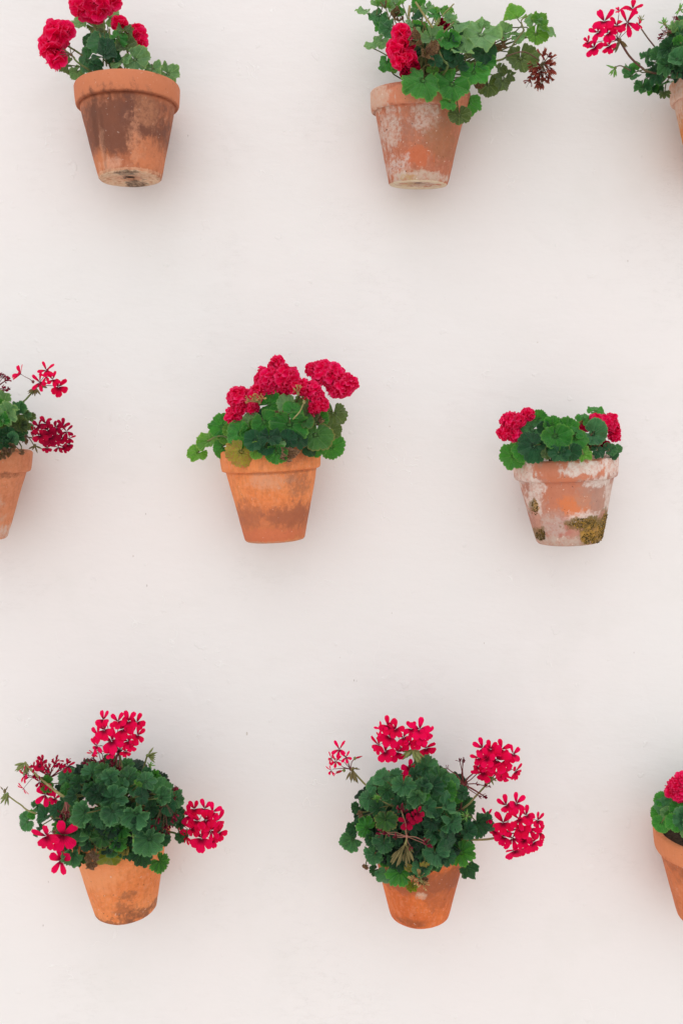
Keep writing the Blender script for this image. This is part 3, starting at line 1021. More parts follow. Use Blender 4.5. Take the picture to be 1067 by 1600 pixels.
p.leaves('C', [
    (50, 80, 130, 3, 30, 0, .6), (160, 212, 210, 2, -10, 0, .75), (140, 330, 170, 0, 180), (60, 400, 220, 0, -90, 0, .1), (30, 560, 170, 0, -90),
    (160, 600, 160, 0), (560, 400, 90, 5), (480, 460, 90, 5), (700, 330, 150, 2, 0, 0, .5), (570, 310, 190, 2, 160, 0, .45),
    (850, 185, 150, 2, 90, 0, .4), (690, 175, 250, 3, 185, 0, .62), (905, 185, 140, 3, 60, .1, .1), (870, 320, 190, 3, -80, 0, .1),
    (970, 285, 190, 2, -35, .25, .75), (540, 640, 140, 6, -90), (560, 750, 170, 6, -100, .5, 0), (630, 700, 120, 6, -95, .65, 0),
    (730, 550, 265, 6, -80, 0, -.1), (430, 790, 200, 6, -90, 0, -.1), (320, 820, 100, 5), (400, 590, 180, 1, -60, .1, .2),
    (360, 330, 350, 2, -110, 0, .35), (390, 240, 100, 2, 80, 0, .2), (385, 490, 210, 0, -60, .1, .2), (200, 490, 250, 2, 170, 0, .5),
    (160, 1075, 190, 6, -90, 0, -.1), (290, 680, 230, 1, -100, 0, .1), (240, 780, 130, 1, -90), (90, 790, 300, 1, -120, -.1, .2), (70, 950, 140, 1, -100),
    (240, 960, 240, 1, -70, 0, .3)])
p.leaves('B', [(735, 850, 380, 1, -110, 0, .1)])
p.double_head('B', [(510, 350, 75), (465, 520, 105), (500, 630, 95), (590, 610, 85), (560, 460, 60)], d=.165, fl=1.35, fam=FULL)
p.double_head('B', [(640, 715, 60), (570, 750, 50)], d=.16, mat=DARKRED)
p.double_head('B', [(950, 255, 60)], d=.13, mat=DARKRED)
p.line('B', [(660, 20), (750, 160), (840, 290)], .185, .0015, .0018, STALK_TAN)
p.line('B', [(600, 60), (590, 200), (620, 500)], .13, .0022, .0026, STALK_TAN, to_soil=True)
p.line('B', [(900, 520), (940, 620), (985, 720)], .17, .0018, .0022, STALK, to_soil=True)
p.line('B', [(1060, 40), (950, 150), (945, 180)], .15, .001, .001, STALK_TAN)
p.line('B', [(1060, 230), (950, 340)], .19, .001, .001, STALK)
p.line('C', [(760, 280), (735, 190), (790, 150)], .13, .0014, .001, STALK)
p.line('C', [(760, 280), (640, 440), (560, 550), (200, 620)], [.12, .11, .10, .10], .0014, .0018, STALK, to_soil=True)
p.buds('B', (880), 250, 60, 'green', 90, 200, 8, d=.185)
p.line('C', [(905, 560), (760, 480), (600, 520)], .12, .0009, .0011, STALK_RED)
rg = random.Random(4)
p.umbel('C', (930, 590), [(940, 520), (980, 530), (1000, 560), (995, 620), (990, 650), (985, 710), (965, 700), (915, 650), (890, 690), (925, 700), (900, 740), (890, 780),
                          (915, 800), (930, 770), (860, 640), (845, 605), (860, 660), (820, 740), (830, 700), (900, 620), (940, 600), (950, 640), (960, 570), (905, 670)],
        d=.12, mat=MAROON, ped=STALK_RED, fsize=.021, label='dried brown flower head')

# ---------------------------------------------------------------- 3: top right
m3 = terracotta('terracotta_pale_lime', (210, 138, 92), (200, 122, 74), [
    (LIME, -.062, .118, .028, .030, .55, .5, .4, .5),
    ((222, 140, 60), -.04, .05, .03, .05, .5, .5, .4, .3),
    ((206, 180, 160), -.035, .09, .03, .03, .6, .6, .4, .7)], 3.1, speck=.5)
p = Plant('pot cut by the right edge at the top, red bloom arching left on long stalk', 'D', (1126, 272), 79, 46, 145, m3,
          tilt=4, roll=-1, lobed=True, bulk=(95, 75), bulk_c=(1105, 85), depth=.08, seed=3)
p.fill(45, (0, 7, 9), (28, 38), rx=85, ry=70, cx=1118, cy=75)
p.leaves('D', [
    (1010, 290, 180, 2, 120, 0, .4), (960, 350, 140, 0), (930, 450, 170, 0), (1020, 390, 120, 1), (820, 520, 160, 7, 160), (770, 620, 110, 0), (870, 520, 150, 7),
    (730, 530, 180, 7, 50, -.3, .4), (600, 640, 150, 1, 130), (570, 725, 170, 7, -140, -.1, .45), (680, 830, 180, 7, -100, -.2, .1), (1000, 560, 180, 7),
    (900, 620, 230, 7, 170), (1040, 480, 160, 7), (990, 650, 170, 0), (1000, 740, 120, 0), (800, 690, 190, 0), (850, 790, 260, 7, -155, 0, .5), (760, 820, 160, 1, 200, 0, .4),
    (820, 860, 130, 0, -90), (890, 885, 120, 6, -90), (1060, 300, 150, 7), (1050, 620, 160, 7)])
p.single_head('D', (450, 375), [(530, 215, 250), (330, 205, 220), (455, 95, 150, -.1, .8), (590, 85, 190, .2, .6), (255, 310, 180), (350, 320, 170), (225, 450, 210, -.6, -.2),
                                (370, 440, 150, -.1, -.6), (430, 230, 180), (650, 235, 110, .7, 0), (170, 400, 110, -.8, .3)], d=.13)
p.buds('D', 470, 375, 110, 'brown', -90, 70, 9, d=.13, size=.6)
p.line('D', [(470, 385), (560, 530), (680, 640), (790, 690)], [.13, .13, .12, .12], .0016, .0018, STALK_RED, to_soil=True)
p.line('D', [(670, 270), (740, 370), (830, 480)], .11, .0010, .0012, STALK_RED)
p.buds('D', 665, 190, 50, 'green', 70, 120, 5, d=.11)
p.line('D', [(430, 630), (480, 620), (570, 665)], .12, .0008, .001, STALK_RED)
p.buds('D', 425, 640, 70, 'young', 220, 150, 10, d=.12, size=.6)
p.buds('D', 890, 225, 60, 'young', 100, 300, 10, d=.15, size=.6)
p.buds('D', 1030, 90, 60, 'young', 100, 300, 10, d=.15, size=.6)
p.line('D', [(890, 230), (950, 300), (1000, 400)], .14, .0008, .001, STALK_RED)
p.line('D', [(1000, 150), (1060, 240)], .14, .0008, .001, STALK_RED)
p.umbel('D', (950, 300), [(880, 310), (860, 350), (890, 370), (870, 330), (910, 280), (975, 180), (990, 190)], d=.14, ped=PINKPED, fsize=.012)

# ---------------------------------------------------------------- 4: middle left
m4 = terracotta('terracotta_peach', (214, 138, 98), (204, 126, 88), [
    ((224, 120, 60), .015, .058, .022, .022, .6, .5, .4, 0),
    ((110, 72, 52), .052, .102, .02, .005, .6, .6, .4, .8),
    ((200, 170, 150), .04, .06, .012, .03, .6, .6, .4, .6),
    ((210, 196, 184), .035, .012, .02, .012, .7, .5, .4, .6)], 4.4)
p = Plant('peach-coloured pot cut by the left edge at mid height, dark red blooms reaching right', 'E', (-37, 840), 83, 47, 138, m4,
          tilt=2, roll=1.6, lobed=True, bulk=(80, 48), bulk_c=(-25, 660), depth=.07, seed=4)
p.fill(40, (0, 7, 6), (22, 32), rx=75, ry=48, cx=-35, cy=665)
p.leaves('E', [
    (40, 390, 120, 2, 80, 0, .4), (10, 440, 150, 1), (70, 495, 190, 2, 20, 0, .4), (170, 480, 160, 7, 10, .1, .5), (200, 510, 120, 2, 0, .2, .6), (245, 520, 90, 6),
    (60, 590, 130, 6), (150, 580, 130, 6), (20, 560, 140, 1), (130, 700, 130, 0, -70), (10, 680, 140, 0), (70, 650, 120, 0), (200, 720, 70, 5), (70, 825, 100, 5, -90), (20, 830, 110, 5, -90),
    (180, 810, 55, 5), (30, 750, 110, 0), (210, 600, 100, 6), (100, 770, 80, 5), (250, 600, 70, 6)])
p.single_head('E', (290, 285), [(320, 235, 160), (385, 140, 150, 0, .5), (425, 215, 140), (485, 275, 170, .6, -.1), (370, 200, 120)], d=.12, fam=SINGLE + SLIM)
p.single_head('E', (270, 240), [(165, 170, 150, -.55, .45)], d=.12, fam=SIDE)
p.line('E', [(290, 290), (215, 380), (130, 462)], .12, .0014, .0016, STALK, to_soil=True)
p.buds('E', 290, 290, 70, 'brown', -100, 130, 7, d=.122, size=.6)
p.buds('E', 350, 275, 60, 'brown', -10, 30, 1, d=.125, size=.7)
p.single_head('E', (330, 690), [(375, 585, 140), (305, 600, 130), (330, 670, 150), (400, 690, 170), (450, 620, 120), (385, 640, 150), (280, 640, 90), (380, 770, 90, 0, -.4)], d=.13, mat=DARKRED)
p.single_head('E', (430, 690), [(540, 640, 130), (515, 600, 120), (500, 700, 130), (480, 760, 130), (555, 740, 120), (520, 770, 110), (560, 690, 100)], d=.125, mat=DARKRED, fam=SLIM + SIDE)
p.line('E', [(310, 700), (220, 685), (130, 660)], .125, .0012, .0014, STALK_RED, to_soil=True)
p.line('E', [(440, 650), (540, 580)], .12, .0008, .0008, STALK)
p.line('E', [(285, 770), (250, 710), (200, 660)], .12, .0007, .0008, STALK_RED)
p.buds('E', 285, 755, 50, 'brown', -90, 160, 6, d=.12, size=.7)
p.line('E', [(170, 800), (100, 740), (40, 740)], .17, .0007, .0008, STALK_RED)
p.umbel('E', (-60, 330), [(10, 200), (40, 235), (20, 215), (60, 225), (20, 290), (60, 300), (10, 310), (40, 310)], d=.12, fsize=.014)

# ---------------------------------------------------------------- 5: middle
m5 = terracotta('terracotta_bright', (234, 142, 84), (228, 132, 76), [
    ((150, 92, 68), .035, .138, .022, .02, .5, .6, .5, .7),
    ((186, 106, 72), 0, .026, .2, .030, .75, .30, .5, .25),
    ((140, 84, 64), .03, .040, .035, .018, .6, .5, .4, .2),
    ((150, 92, 70), -.035, .045, .02, .02, .5, .7, .5, .3),
    ((206, 110, 78), -.01, .010, .05, .012, .5, .5, .4, 0),
    ((214, 160, 130), .002, .095, .03, .012, .6, .5, .5, .6),
    ((150, 100, 76), .042, .090, .018, .018, .6, .6, .5, .6),
    ((120, 74, 54), .02, .108, .07, .0018, .5, .3, .8, .5),  # thin darker line just below the rim
    ((190, 160, 130), 0, .001, .06, .0022, .6, .5, .5, .7)], 5.7, streak=.5)
p = Plant('bright orange pot with brown-stained foot in the middle, full of red double blooms', 'F', (430, 843), 79, 47, 143, m5,
          tilt=2, roll=-2.9, bulk=(92, 55), bulk_c=(432, 668), depth=.075, seed=5)
p.fill(16, (0, 1, 9), (24, 34), rx=62, ry=32, cx=435, cy=672, back=(.6, 1.0))
p.leaves('F', [
    (220, 440, 150, 1, 120, -.1, .2), (265, 470, 90, 3), (135, 530, 150, 3, 200, -.25, .85), (70, 600, 120, 3, -145, .3, .8), (230, 500, 80, 3), (218, 565, 120, 1, 190, 0, .1),
    (410, 530, 120, 0), (500, 510, 140, 0), (600, 530, 130, 0), (670, 520, 120, 0), (440, 500, 100, 7), (500, 310, 160, 1, 30, 0, .3), (395, 405, 100, 2), (390, 470, 130, 1, -60),
    (320, 490, 170, 1, 200, 0, .2), (800, 400, 110, 1), (880, 370, 180, 6, -90, .1, -.05), (860, 470, 110, 6, -90), (735, 370, 110, 6), (775, 415, 70, 5),
    (640, 350, 110, 1), (600, 310, 130, 2, 180, 0, .6), (470, 420, 165, 1, -60, 0, .2), (620, 440, 200, 1, -90, 0, .05), (715, 410, 110, 1),
    (480, 570, 100, 0), (735, 590, 70, 0, -90), (770, 500, 170, 1, -100, 0, .1), (780, 572, 110, 1, -80, 0, .1), (870, 570, 145, 1, -30, .1, .1),
    (420, 590, 100, 3, 0, .1, .2), (330, 600, 180, 4, -110, 0, .05), (540, 605, 130, 1, -90, -.35, 0), (572, 600, 100, 5, -90, .6, 0), (560, 548, 70, 2, 60, 0, .2),
    (560, 365, 50, 5), (715, 280, 155, 2, -20, 0, .1)])
p.double_head('F', [(320, 275, 80), (400, 275, 66), (395, 325, 48), (290, 380, 62), (430, 235, 40), (320, 330, 50)], d=.15, fl=1.12)
p.double_head('F', [(490, 160, 88), (570, 150, 92), (622, 145, 62), (590, 205, 66), (500, 205, 60), (545, 62, 24)], d=.14, fl=1.12)
p.double_head('F', [(815, 125, 82), (760, 108, 48), (870, 140, 84), (930, 195, 80), (982, 185, 46), (890, 225, 56)], d=.135, fl=1.12)
p.double_head('F', [(700, 210, 56), (760, 225, 62), (805, 310, 52), (765, 335, 40), (650, 215, 36), (780, 265, 48)], d=.15, fl=1.12)
p.umbel('F', (440, 300), [(375, 285), (380, 295), (400, 270), (420, 270), (440, 265), (450, 280), (430, 285), (410, 285)], d=.175, mat=petal_material('straw_petal', (196, 158, 100), (210, 170, 120), (150, 120, 70), (220, 190, 140)), ped=STALK_TAN, fsize=.012)
p.umbel('F', (670, 250), [(655, 225), (665, 215), (680, 220), (660, 235)], d=.17, mat=bpy.data.materials['straw_petal'], ped=STALK_TAN, fsize=.010)
p.umbel('F', (705, 300), [(705, 265), (700, 280), (712, 285), (708, 270)], d=.185, mat=DARKRED, ped=STALK_TAN, fsize=.009)
p.line('F', [(700, 310), (680, 355), (640, 400)], .18, .0010, .0012, STALK_TAN)
p.line('F', [(350, 385), (395, 450), (440, 540)], .13, .0014, .0016, STALK)
p.line('F', [(130, 530), (220, 500), (330, 560)], .12, .0012, .0016, STALK, to_soil=True)

# ---------------------------------------------------------------- 6: middle right
MO = (120, 98, 50)
m6 = terracotta('terracotta_mossy', (196, 144, 126), (184, 130, 114), [
    ((214, 130, 96), -.01, .118, .09, .018, .7, .4, .3, 0),
    ((198, 118, 84), -.02, .082, .04, .03, .7, .5, .4, 0),
    ((220, 126, 76), 0, .060, .026, .018, .8, .5, .35, 0),
    ((186, 116, 104), -.022, .028, .016, .022, .6, .5, .4, 0),
    ((176, 140, 124), .035, .075, .035, .03, .6, .5, .4, .3),
    (LIME, .006, .120, .034, .011, .9, .5, .25, .55),
    (LIME, .060, .122, .018, .02, .8, .5, .3, .7),
    (LIME, .032, .098, .018, .010, .8, .6, .3, .6),
    (LIME, -.072, .115, .012, .020, .75, .6, .3, .6),
    (LIME, -.056, .082, .010, .03, .75, .6, .3, .6),
    (LIME, .055, .075, .010, .03, .6, .6, .3, .6),
    (LIME, .010, .046, .026, .010, .75, .6, .35, .6),
    ((196, 178, 168), -.032, .032, .014, .022, .7, .6, .35, .6),
    ((196, 180, 166), -.01, .006, .06, .010, .75, .5, .35, .6),
    (MO, .010, .036, .026, .010, .9, .6, .25, .3), (MO, .032, .020, .026, .022, .95, .5, .25, .25), (MO, .05, .036, .012, .016, .9, .5, .25, .25),
    ((200, 150, 60), .024, .014, .016, .012, .6, .7, .3, .9), (MO, -.058, .062, .004, .012, .8, .5, .3, .2), (MO, -.05, .018, .006, .012, .8, .5, .3, .3),
    ((200, 150, 60), -.055, .062, .003, .008, .6, .6, .3, .9)], 6.3, speck=.7)
p = Plant('weathered lime-crusted pot with moss near its foot, holding a low leafy plant', 'G', (888, 846), 81, 50, 133, m6,
          tilt=3, roll=-3.2, bulk=(85, 42), bulk_c=(882, 680), depth=.07, seed=6)
p.fill(12, (0, 1, 9), (24, 32), rx=58, ry=22, cx=880, cy=688, back=(.6, 1.0))
p.leaves('G', [
    (770, 95, 110, 1, 30, 0, .65), (690, 145, 110, 1, 60, 0, .5), (485, 180, 120, 1, 90), (580, 205, 130, 1, 80), (640, 240, 100, 1), (395, 140, 95, 1, 60, 0, .3), (430, 200, 90, 0),
    (350, 330, 190, 0, 200, -.1, .3), (215, 395, 190, 1, 195, -.1, .45), (280, 370, 120, 1, -150), (340, 222, 205, 7, 205, 0, .2), (520, 380, 130, 0), (600, 370, 130, 0), (440, 330, 110, 0),
    (320, 403, 90, 3, 0, 0, .6), (430, 385, 60, 6), (640, 285, 165, 1, -60, 0, .5), (500, 270, 180, 1, -80, 0, .3), (570, 310, 110, 1), (720, 330, 90, 5), (690, 350, 70, 5), (785, 360, 100, 0),
    (690, 385, 120, 3, 0, 0, .55), (755, 252, 175, 7, -20, 0, .2), (865, 360, 100, 7, 20, 0, .55), (915, 352, 60, 7, 0, 0, .5), (880, 385, 80, 0, -20)])
p.double_head('G', [(195, 165, 74), (250, 160, 60), (170, 235, 62), (230, 255, 55), (315, 120, 50)], d=.14)
p.double_head('G', [(760, 165, 64), (700, 190, 48), (830, 175, 66), (885, 205, 54), (895, 260, 42), (870, 150, 44)], d=.13)
p.double_head('G', [(818, 328, 30)], d=.13, mat=DARKRED)
def moss_geo(pl, spots, n, seed, name='moss', mat=MOSS):
    rg = random.Random(seed)
    V, Fc = [], []
    for i in range(n):
        cx, cz, rx, rz = rg.choice(spots)
        a, r = rg.uniform(0, 6.28), math.sqrt(rg.random())
        x, z = cx + rx * r * math.cos(a), cz + rz * r * math.sin(a)
        if z < .001:
            continue
        rad = pl.Rf + (pl.Rr - .0075 - pl.Rf) * (z / (pl.h - .029)) ** .94
        if abs(x) > rad - .0005:
            x = math.copysign(rad - .0005, x)
        y = -math.sqrt(max(0, rad * rad - x * x))
        s_ = rg.uniform(.0006, .0016)
        c0 = Vector((x, y, z))
        n0 = len(V)
        for dv in ((1, 0, 0), (-1, 0, 0), (0, 1, 0), (0, -1, 0), (0, 0, 1), (0, 0, -1)):
            V.append(c0 + Vector(dv) * s_ * rg.uniform(.7, 1.3))
        for q in ((0, 2, 4), (2, 1, 4), (1, 3, 4), (3, 0, 4), (2, 0, 5), (1, 2, 5), (3, 1, 5), (0, 3, 5)):
            Fc.append(tuple(n0 + k for k in q))
    o = pl.add(name, mesh_from(name, V, Fc, [mat], True), pl.M)
    o['kind'] = 'stuff'
SP = [(.010, .036, .022, .007), (.034, .018, .022, .016), (.050, .030, .010, .016), (.03, .010, .024, .010)]
moss_geo(p, SP + [(-.056, .060, .004, .012), (-.048, .016, .005, .01)], 520, 1)
moss_geo(p, SP, 330, 2, 'lichen', MOSS2)

# ---------------------------------------------------------------- 7: bottom left
m7 = terracotta('terracotta_orange', (232, 142, 84), (224, 128, 70), [
    ((230, 152, 104), -.03, .09, .04, .03, .6, .5, .5, 0),
    ((120, 78, 56), .018, .052, .012, .008, .6, .7, .5, .5),
    ((126, 80, 56), .010, .030, .014, .012, .6, .7, .5, .4),
    ((112, 72, 52), .030, .012, .03, .010, .75, .6, .4, .5),
    ((120, 76, 54), -.02, .002, .05, .005, .7, .6, .4, .4)], 7.9, speck=.5)
p = Plant('orange pot at lower left under a dark green bush, one olive-yellow leaf over its rim', 'H', (197, 1418), 79, 48, 142, m7,
          tilt=7, roll=-3, lobed=True, bulk=(122, 95), bulk_c=(175, 1268), depth=.095, seed=7)
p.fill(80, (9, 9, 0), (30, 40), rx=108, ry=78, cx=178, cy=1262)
p.leaves('H', [
    (330, 890, 130, 7, 60, -.3, .2), (240, 1030, 170, 7, 200, -.1, .3), (350, 1115, 140, 0, -110), (300, 960, 110, 1), (400, 990, 150, 0), (500, 930, 160, 0), (430, 705, 160, 1, 200, 0, .5),
    (580, 750, 130, 1), (690, 690, 160, 0), (660, 800, 150, 0), (590, 650, 180, 7, 150, 0, .2), (800, 720, 180, 0), (860, 800, 200, 0), (940, 660, 180, 7), (820, 600, 200, 7, 80, 0, .2),
    (620, 1060, 160, 0), (700, 1090, 210, 7), (620, 1170, 150, 0), (760, 1230, 160, 0), (640, 1320, 170, 7, -100), (700, 1355, 150, 0, -80), (590, 1290, 120, 0), (560, 1250, 100, 0),
    (870, 1000, 180, 7), (750, 955, 220, 7, 180, -.1, .2), (740, 1130, 200, 7), (1000, 820, 230, 7, 90, 0, .3), (1000, 950, 230, 7, -60, 0, .2), (900, 1170, 250, 7, -100, 0, .1),
    (1040, 1120, 180, 1), (960, 1335, 240, 8, -90, 0, .05)])
p.leaves('I', [
    (60, 520, 120, 7), (110, 580, 160, 7), (480, 560, 110, 1, 0), (400, 540, 110, 0), (270, 575, 180, 7, 60, 0, .3), (210, 640, 160, 7), (310, 665, 160, 7), (400, 610, 180, 7), (560, 800, 170, 0),
    (525, 680, 200, 7, 30, 0, .2), (520, 745, 150, 7), (640, 750, 150, 7, -20), (360, 730, 140, 0), (445, 820, 160, 0), (650, 860, 140, 0), (665, 950, 120, 0), (672, 1050, 110, 0, -60), (610, 900, 130, 0),
    (350, 950, 170, 0), (80, 720, 150, 0), (140, 745, 225, 7, 90, 0, .3), (150, 860, 210, 7, -70, 0, .15), (30, 900, 170, 7), (90, 1040, 200, 0), (320, 870, 225, 7, -90, 0, .1), (210, 990, 180, 1, -90), (200, 1085, 160, 1),
    (520, 1080, 130, 0), (470, 980, 150, 0), (365, 1190, 210, 0, -90), (430, 1080, 250, 7, -80, 0, .1), (510, 1250, 150, 1, -50, .25, .3), (240, 1160, 100, 4), (330, 620, 60, 3), (345, 640, 50, 3)])
p.leaves('H', [(800, 1300, 110, 5, -60), (800, 1400, 130, 5, -100, .5, 0), (840, 1330, 100, 5)])
p.fill(26, (7, 7, 0, 1), (20, 30), rx=118, ry=86, cx=176, cy=1262, back=(-.35, .1))
p.single_head('I', (190, 385), [(60, 130, 150, -.2, .6), (170, 140, 150, -.1, .6), (265, 130, 160, .2, .6), (325, 150, 140, .5, .5), (335, 250, 150, .7, 0), (70, 215, 170), (210, 205, 190),
                                (250, 290, 180), (130, 295, 210), (15, 240, 150, -.5, .2), (0, 330, 150, -.5, -.2), (290, 340, 110, .4, -.4), (-25, 390, 90, -.5, -.5), (240, 370, 100, 0, -.5), (120, 390, 90, 0, -.4)], d=.15)
p.line('I', [(190, 390), (205, 480), (215, 560)], .14, .0013, .0016, STALK, to_soil=True)
p.single_head('I', (740, 1010), [(790, 830, 140, -.2, .6), (870, 830, 140, 0, .7), (925, 860, 140, .4, .5), (740, 890, 150, -.6, .3), (715, 1050, 130, -.6, -.2), (800, 930, 170), (870, 920, 180), (965, 930, 170, .6, .1),
                                 (985, 1030, 140, .7, -.2), (830, 1060, 230, -.05, -.1), (935, 1080, 140, .4, -.4), (770, 990, 160), (905, 1000, 170), (695, 975, 90, -.6, 0)], d=.13)
p.line('I', [(740, 1030), (650, 1035), (570, 1015)], .13, .0014, .0016, STALK, to_soil=True)
p.single_head('H', (430, 650), [(385, 510, 120, 0, .5), (350, 545, 110), (590, 550, 120, .4, .3), (310, 560, 90, -.4, .2), (420, 570, 90), (500, 530, 80, .2, .6), (345, 690, 120, -.3, -.2)], d=.13, mat=DARKRED, fam=SLIM + SIDE)
p.single_head('H', (300, 640), [(225, 630, 140, -.7, .1, -40), (215, 740, 130, -.4, -.6, 160)], d=.13, fam=SLIM)
p.umbel('H', (440, 650), [(300, 550), (350, 570), (380, 550), (400, 580), (420, 590), (440, 600), (480, 520), (500, 500), (520, 570), (560, 580), (260, 640), (330, 640), (590, 520), (430, 560), (370, 600)], d=.125, mat=DARKRED, fsize=.014, r=.0009)
p.single_head('H', (470, 760), [(410, 790, 190, -.1, .3, 180), (480, 830, 110, .3, 0)], d=.15)
p.single_head('H', (480, 1120), [(415, 1160, 260, -.1, 0, -4), (552, 1145, 285, 0, 0, 4)], d=.20, fam=SINGLE[:3])
p.single_head('H', (520, 1300), [(530, 1375, 210, 0, -.1, 180)], d=.17, fam=SINGLE[3:])
p.line('H', [(480, 1120), (560, 1040), (620, 950)], [.19, .17, .14], .0012, .0014, STALK, to_soil=True)
p.line('H', [(225, 525), (340, 640), (450, 730), (580, 825)], [.13, .14, .16, .18], .0018, .002, STALK_TAN, to_soil=True)
p.buds('H', 225, 520, 95, 'green', -120, 120, 13, d=.13, size=.55)
p.line('H', [(70, 800), (180, 880), (360, 970)], [.11, .12, .13], .0010, .0014, STALK_TAN, to_soil=True)
p.buds('H', 68, 790, 90, 'green', -120, 100, 12, d=.11, size=.55)
p.buds('H', 45, 770, 50, 'brown', 90, 90, 4, d=.11, size=.6)
p.line('I', [(405, 420), (385, 490), (365, 550)], .13, .0014, .0016, STALK, to_soil=True)
p.buds('I', 410, 410, 70, 'green', 0, 150, 12, d=.13, size=.55)
p.buds('I', 430, 490, 35, 'young', 60, 300, 10, d=.14, size=.6)
p.buds('I', 330, 630, 30, 'young', 60, 300, 8, d=.17, size=.6)
p.buds('I', 300, 1050, 42, 'young', 60, 360, 14, d=.205, size=.55)
p.umbel('H', (580, 840), [(540, 960), (555, 990), (570, 970), (590, 940), (600, 990), (620, 970), (640, 990), (610, 1010), (650, 960), (580, 1000)], d=.175, ped=PINKPED, fsize=.012)
p.umbel('I', (550, 780), [(470, 960), (490, 980), (510, 1000), (530, 970), (550, 1010), (570, 980), (590, 950), (610, 900), (620, 870), (480, 930), (540, 940), (500, 900), (530, 1015), (560, 960)], d=.18, ped=STALK_RED, fsize=.015)
p.umbel('I', (560, 800), [(385, 870), (400, 850), (440, 860), (540, 750), (610, 740), (625, 690), (640, 685), (380, 880)], d=.17, ped=PINKPED, fsize=.012)
p.umbel('H', (930, 560), [(760, 520), (790, 520), (830, 500), (850, 510), (800, 530), (870, 430), (900, 440), (920, 500), (900, 520)], d=.14, fsize=.014)
p.umbel('I', (180, 390), [(110, 480), (130, 500), (150, 460), (170, 500), (190, 510), (140, 440), (120, 520), (160, 430), (185, 490)], d=.14, fsize=.013)

# ---------------------------------------------------------------- 8: bottom middle
m8 = terracotta('terracotta_deep_orange', (222, 116, 56), (206, 102, 48), [
    ((146, 84, 58), 0, .082, .2, .020, .7, .3, .3, .2),
    ((150, 84, 58), .03, .06, .03, .03, .5, .5, .4, .3),
    ((208, 118, 74), 0, .13, .2, .02, .7, .3, .3, 0),
    ((216, 184, 160), -.002, .062, .007, .006, .8, .5, .5, .5),
    ((120, 70, 46), -.015, .010, .022, .008, .55, .6, .4, .5)], 8.5, speck=.4)
p = Plant('deep orange-brown pot at bottom centre, its tall dark green bush nearly hiding the rim', 'J', (655, 1426), 80, 47, 142, m8,
          tilt=5, roll=0, lobed=True, bulk=(108, 112), bulk_c=(648, 1282), depth=.095, seed=8)
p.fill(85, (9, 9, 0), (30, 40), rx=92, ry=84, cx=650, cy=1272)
p.leaves('J', [
    (630, 540, 140, 7), (790, 520, 130, 0), (890, 470, 210, 7, 30, 0, .3), (530, 560, 160, 7, 130), (440, 620, 140, 7, 150), (690, 625, 200, 7, -100, 0, .3), (550, 665, 160, 7), (400, 730, 180, 7, 160),
    (310, 810, 100, 0, 200), (330, 890, 120, 0), (480, 820, 160, 0), (840, 650, 180, 7), (770, 740, 180, 7), (650, 780, 170, 0), (280, 970, 140, 0), (270, 1080, 180, 7, -100, -.3, .1), (380, 980, 190, 1, 170, 0, .2),
    (430, 1060, 130, 0), (540, 915, 220, 7, -90, 0, .2), (930, 930, 160, 0), (740, 950, 200, 0), (920, 815, 210, 7), (640, 1060, 170, 0), (950, 1030, 190, 7), (530, 1105, 210, 7, -100), (450, 1205, 180, 7, -120), (800, 1160, 170, 7, -90),
    (450, 1330, 100, 0), (640, 1230, 180, 0), (670, 1355, 210, 1, -80), (550, 1365, 220, 7, -90, 0, .1), (840, 1300, 170, 7, -60), (960, 1185, 230, 7, -90), (770, 1475, 100, 8, -90), (840, 1410, 90, 5),
    (870, 1280, 80, 4), (900, 1320, 90, 5), (740, 1310, 90, 4), (380, 1300, 60, 5), (480, 740, 60, 3), (350, 850, 60, 5)])
p.leaves('K', [
    (300, 540, 150, 7), (230, 510, 160, 7), (170, 570, 170, 0), (400, 620, 120, 0, 0), (280, 610, 160, 1), (130, 735, 180, 7), (60, 640, 150, 7), (270, 735, 200, 7), (510, 850, 190, 0, -50, .1, 0),
    (320, 845, 210, 7, -60), (430, 920, 160, 0), (170, 930, 190, 7), (280, 960, 200, 0), (290, 1110, 130, 0), (420, 1185, 180, 0, -90), (190, 1085, 200, 7, -90), (390, 1085, 200, 1, -70), (60, 1195, 150, 0, -80), (200, 1180, 80, 0, -90), (240, 1130, 90, 0)])
p.fill(26, (7, 7, 0, 1), (20, 30), rx=100, ry=92, cx=650, cy=1276, back=(-.35, .1))
p.single_head('J', (690, 330), [(565, 130, 160, 0, .6), (630, 160, 150, .1, .5), (515, 160, 120, -.4, .5), (475, 290, 160, -.7, 0), (570, 225, 190), (540, 340, 200, -.1, -.2), (650, 340, 190, 0, -.1), (690, 230, 130, .2, .3), (735, 270, 140, .3, 0), (490, 220, 90, -.8, .2)], d=.15)
p.single_head('J', (770, 330), [(755, 145, 140, -.3, .5), (830, 165, 190), (900, 180, 130, .5, .3), (880, 310, 190, .4, -.4), (820, 250, 150), (850, 220, 150)], d=.145)
p.buds('J', 770, 325, 100, 'green', -90, 130, 24, d=.165, size=.55)
p.line('J', [(770, 340), (800, 470), (825, 600)], .15, .0013, .0016, STALK, to_soil=True)
p.single_head('J', (760, 560), [(740, 490, 140, 0, .5), (690, 530, 100)], d=.14)
p.single_head('J', (255, 490), [(165, 320, 150, -.2, .6, -10), (130, 420, 120, -.5, .2), (210, 385, 110, .4, .3), (95, 400, 110, -.8, .3), (90, 500, 100, -.6, -.4)], d=.12, fam=SLIM)
p.buds('J', 290, 400, 70, 'red', 20, 10, 1, d=.12, size=.75)
p.buds('J', 200, 500, 80, 'red', 205, 12, 2, d=.12, size=.6)
p.line('J', [(255, 490), (265, 430), (300, 395)], .12, .0007, .0007, PEDICEL)
p.buds('J', 265, 490, 110, 'brown', -95, 70, 9, d=.12, size=.5)
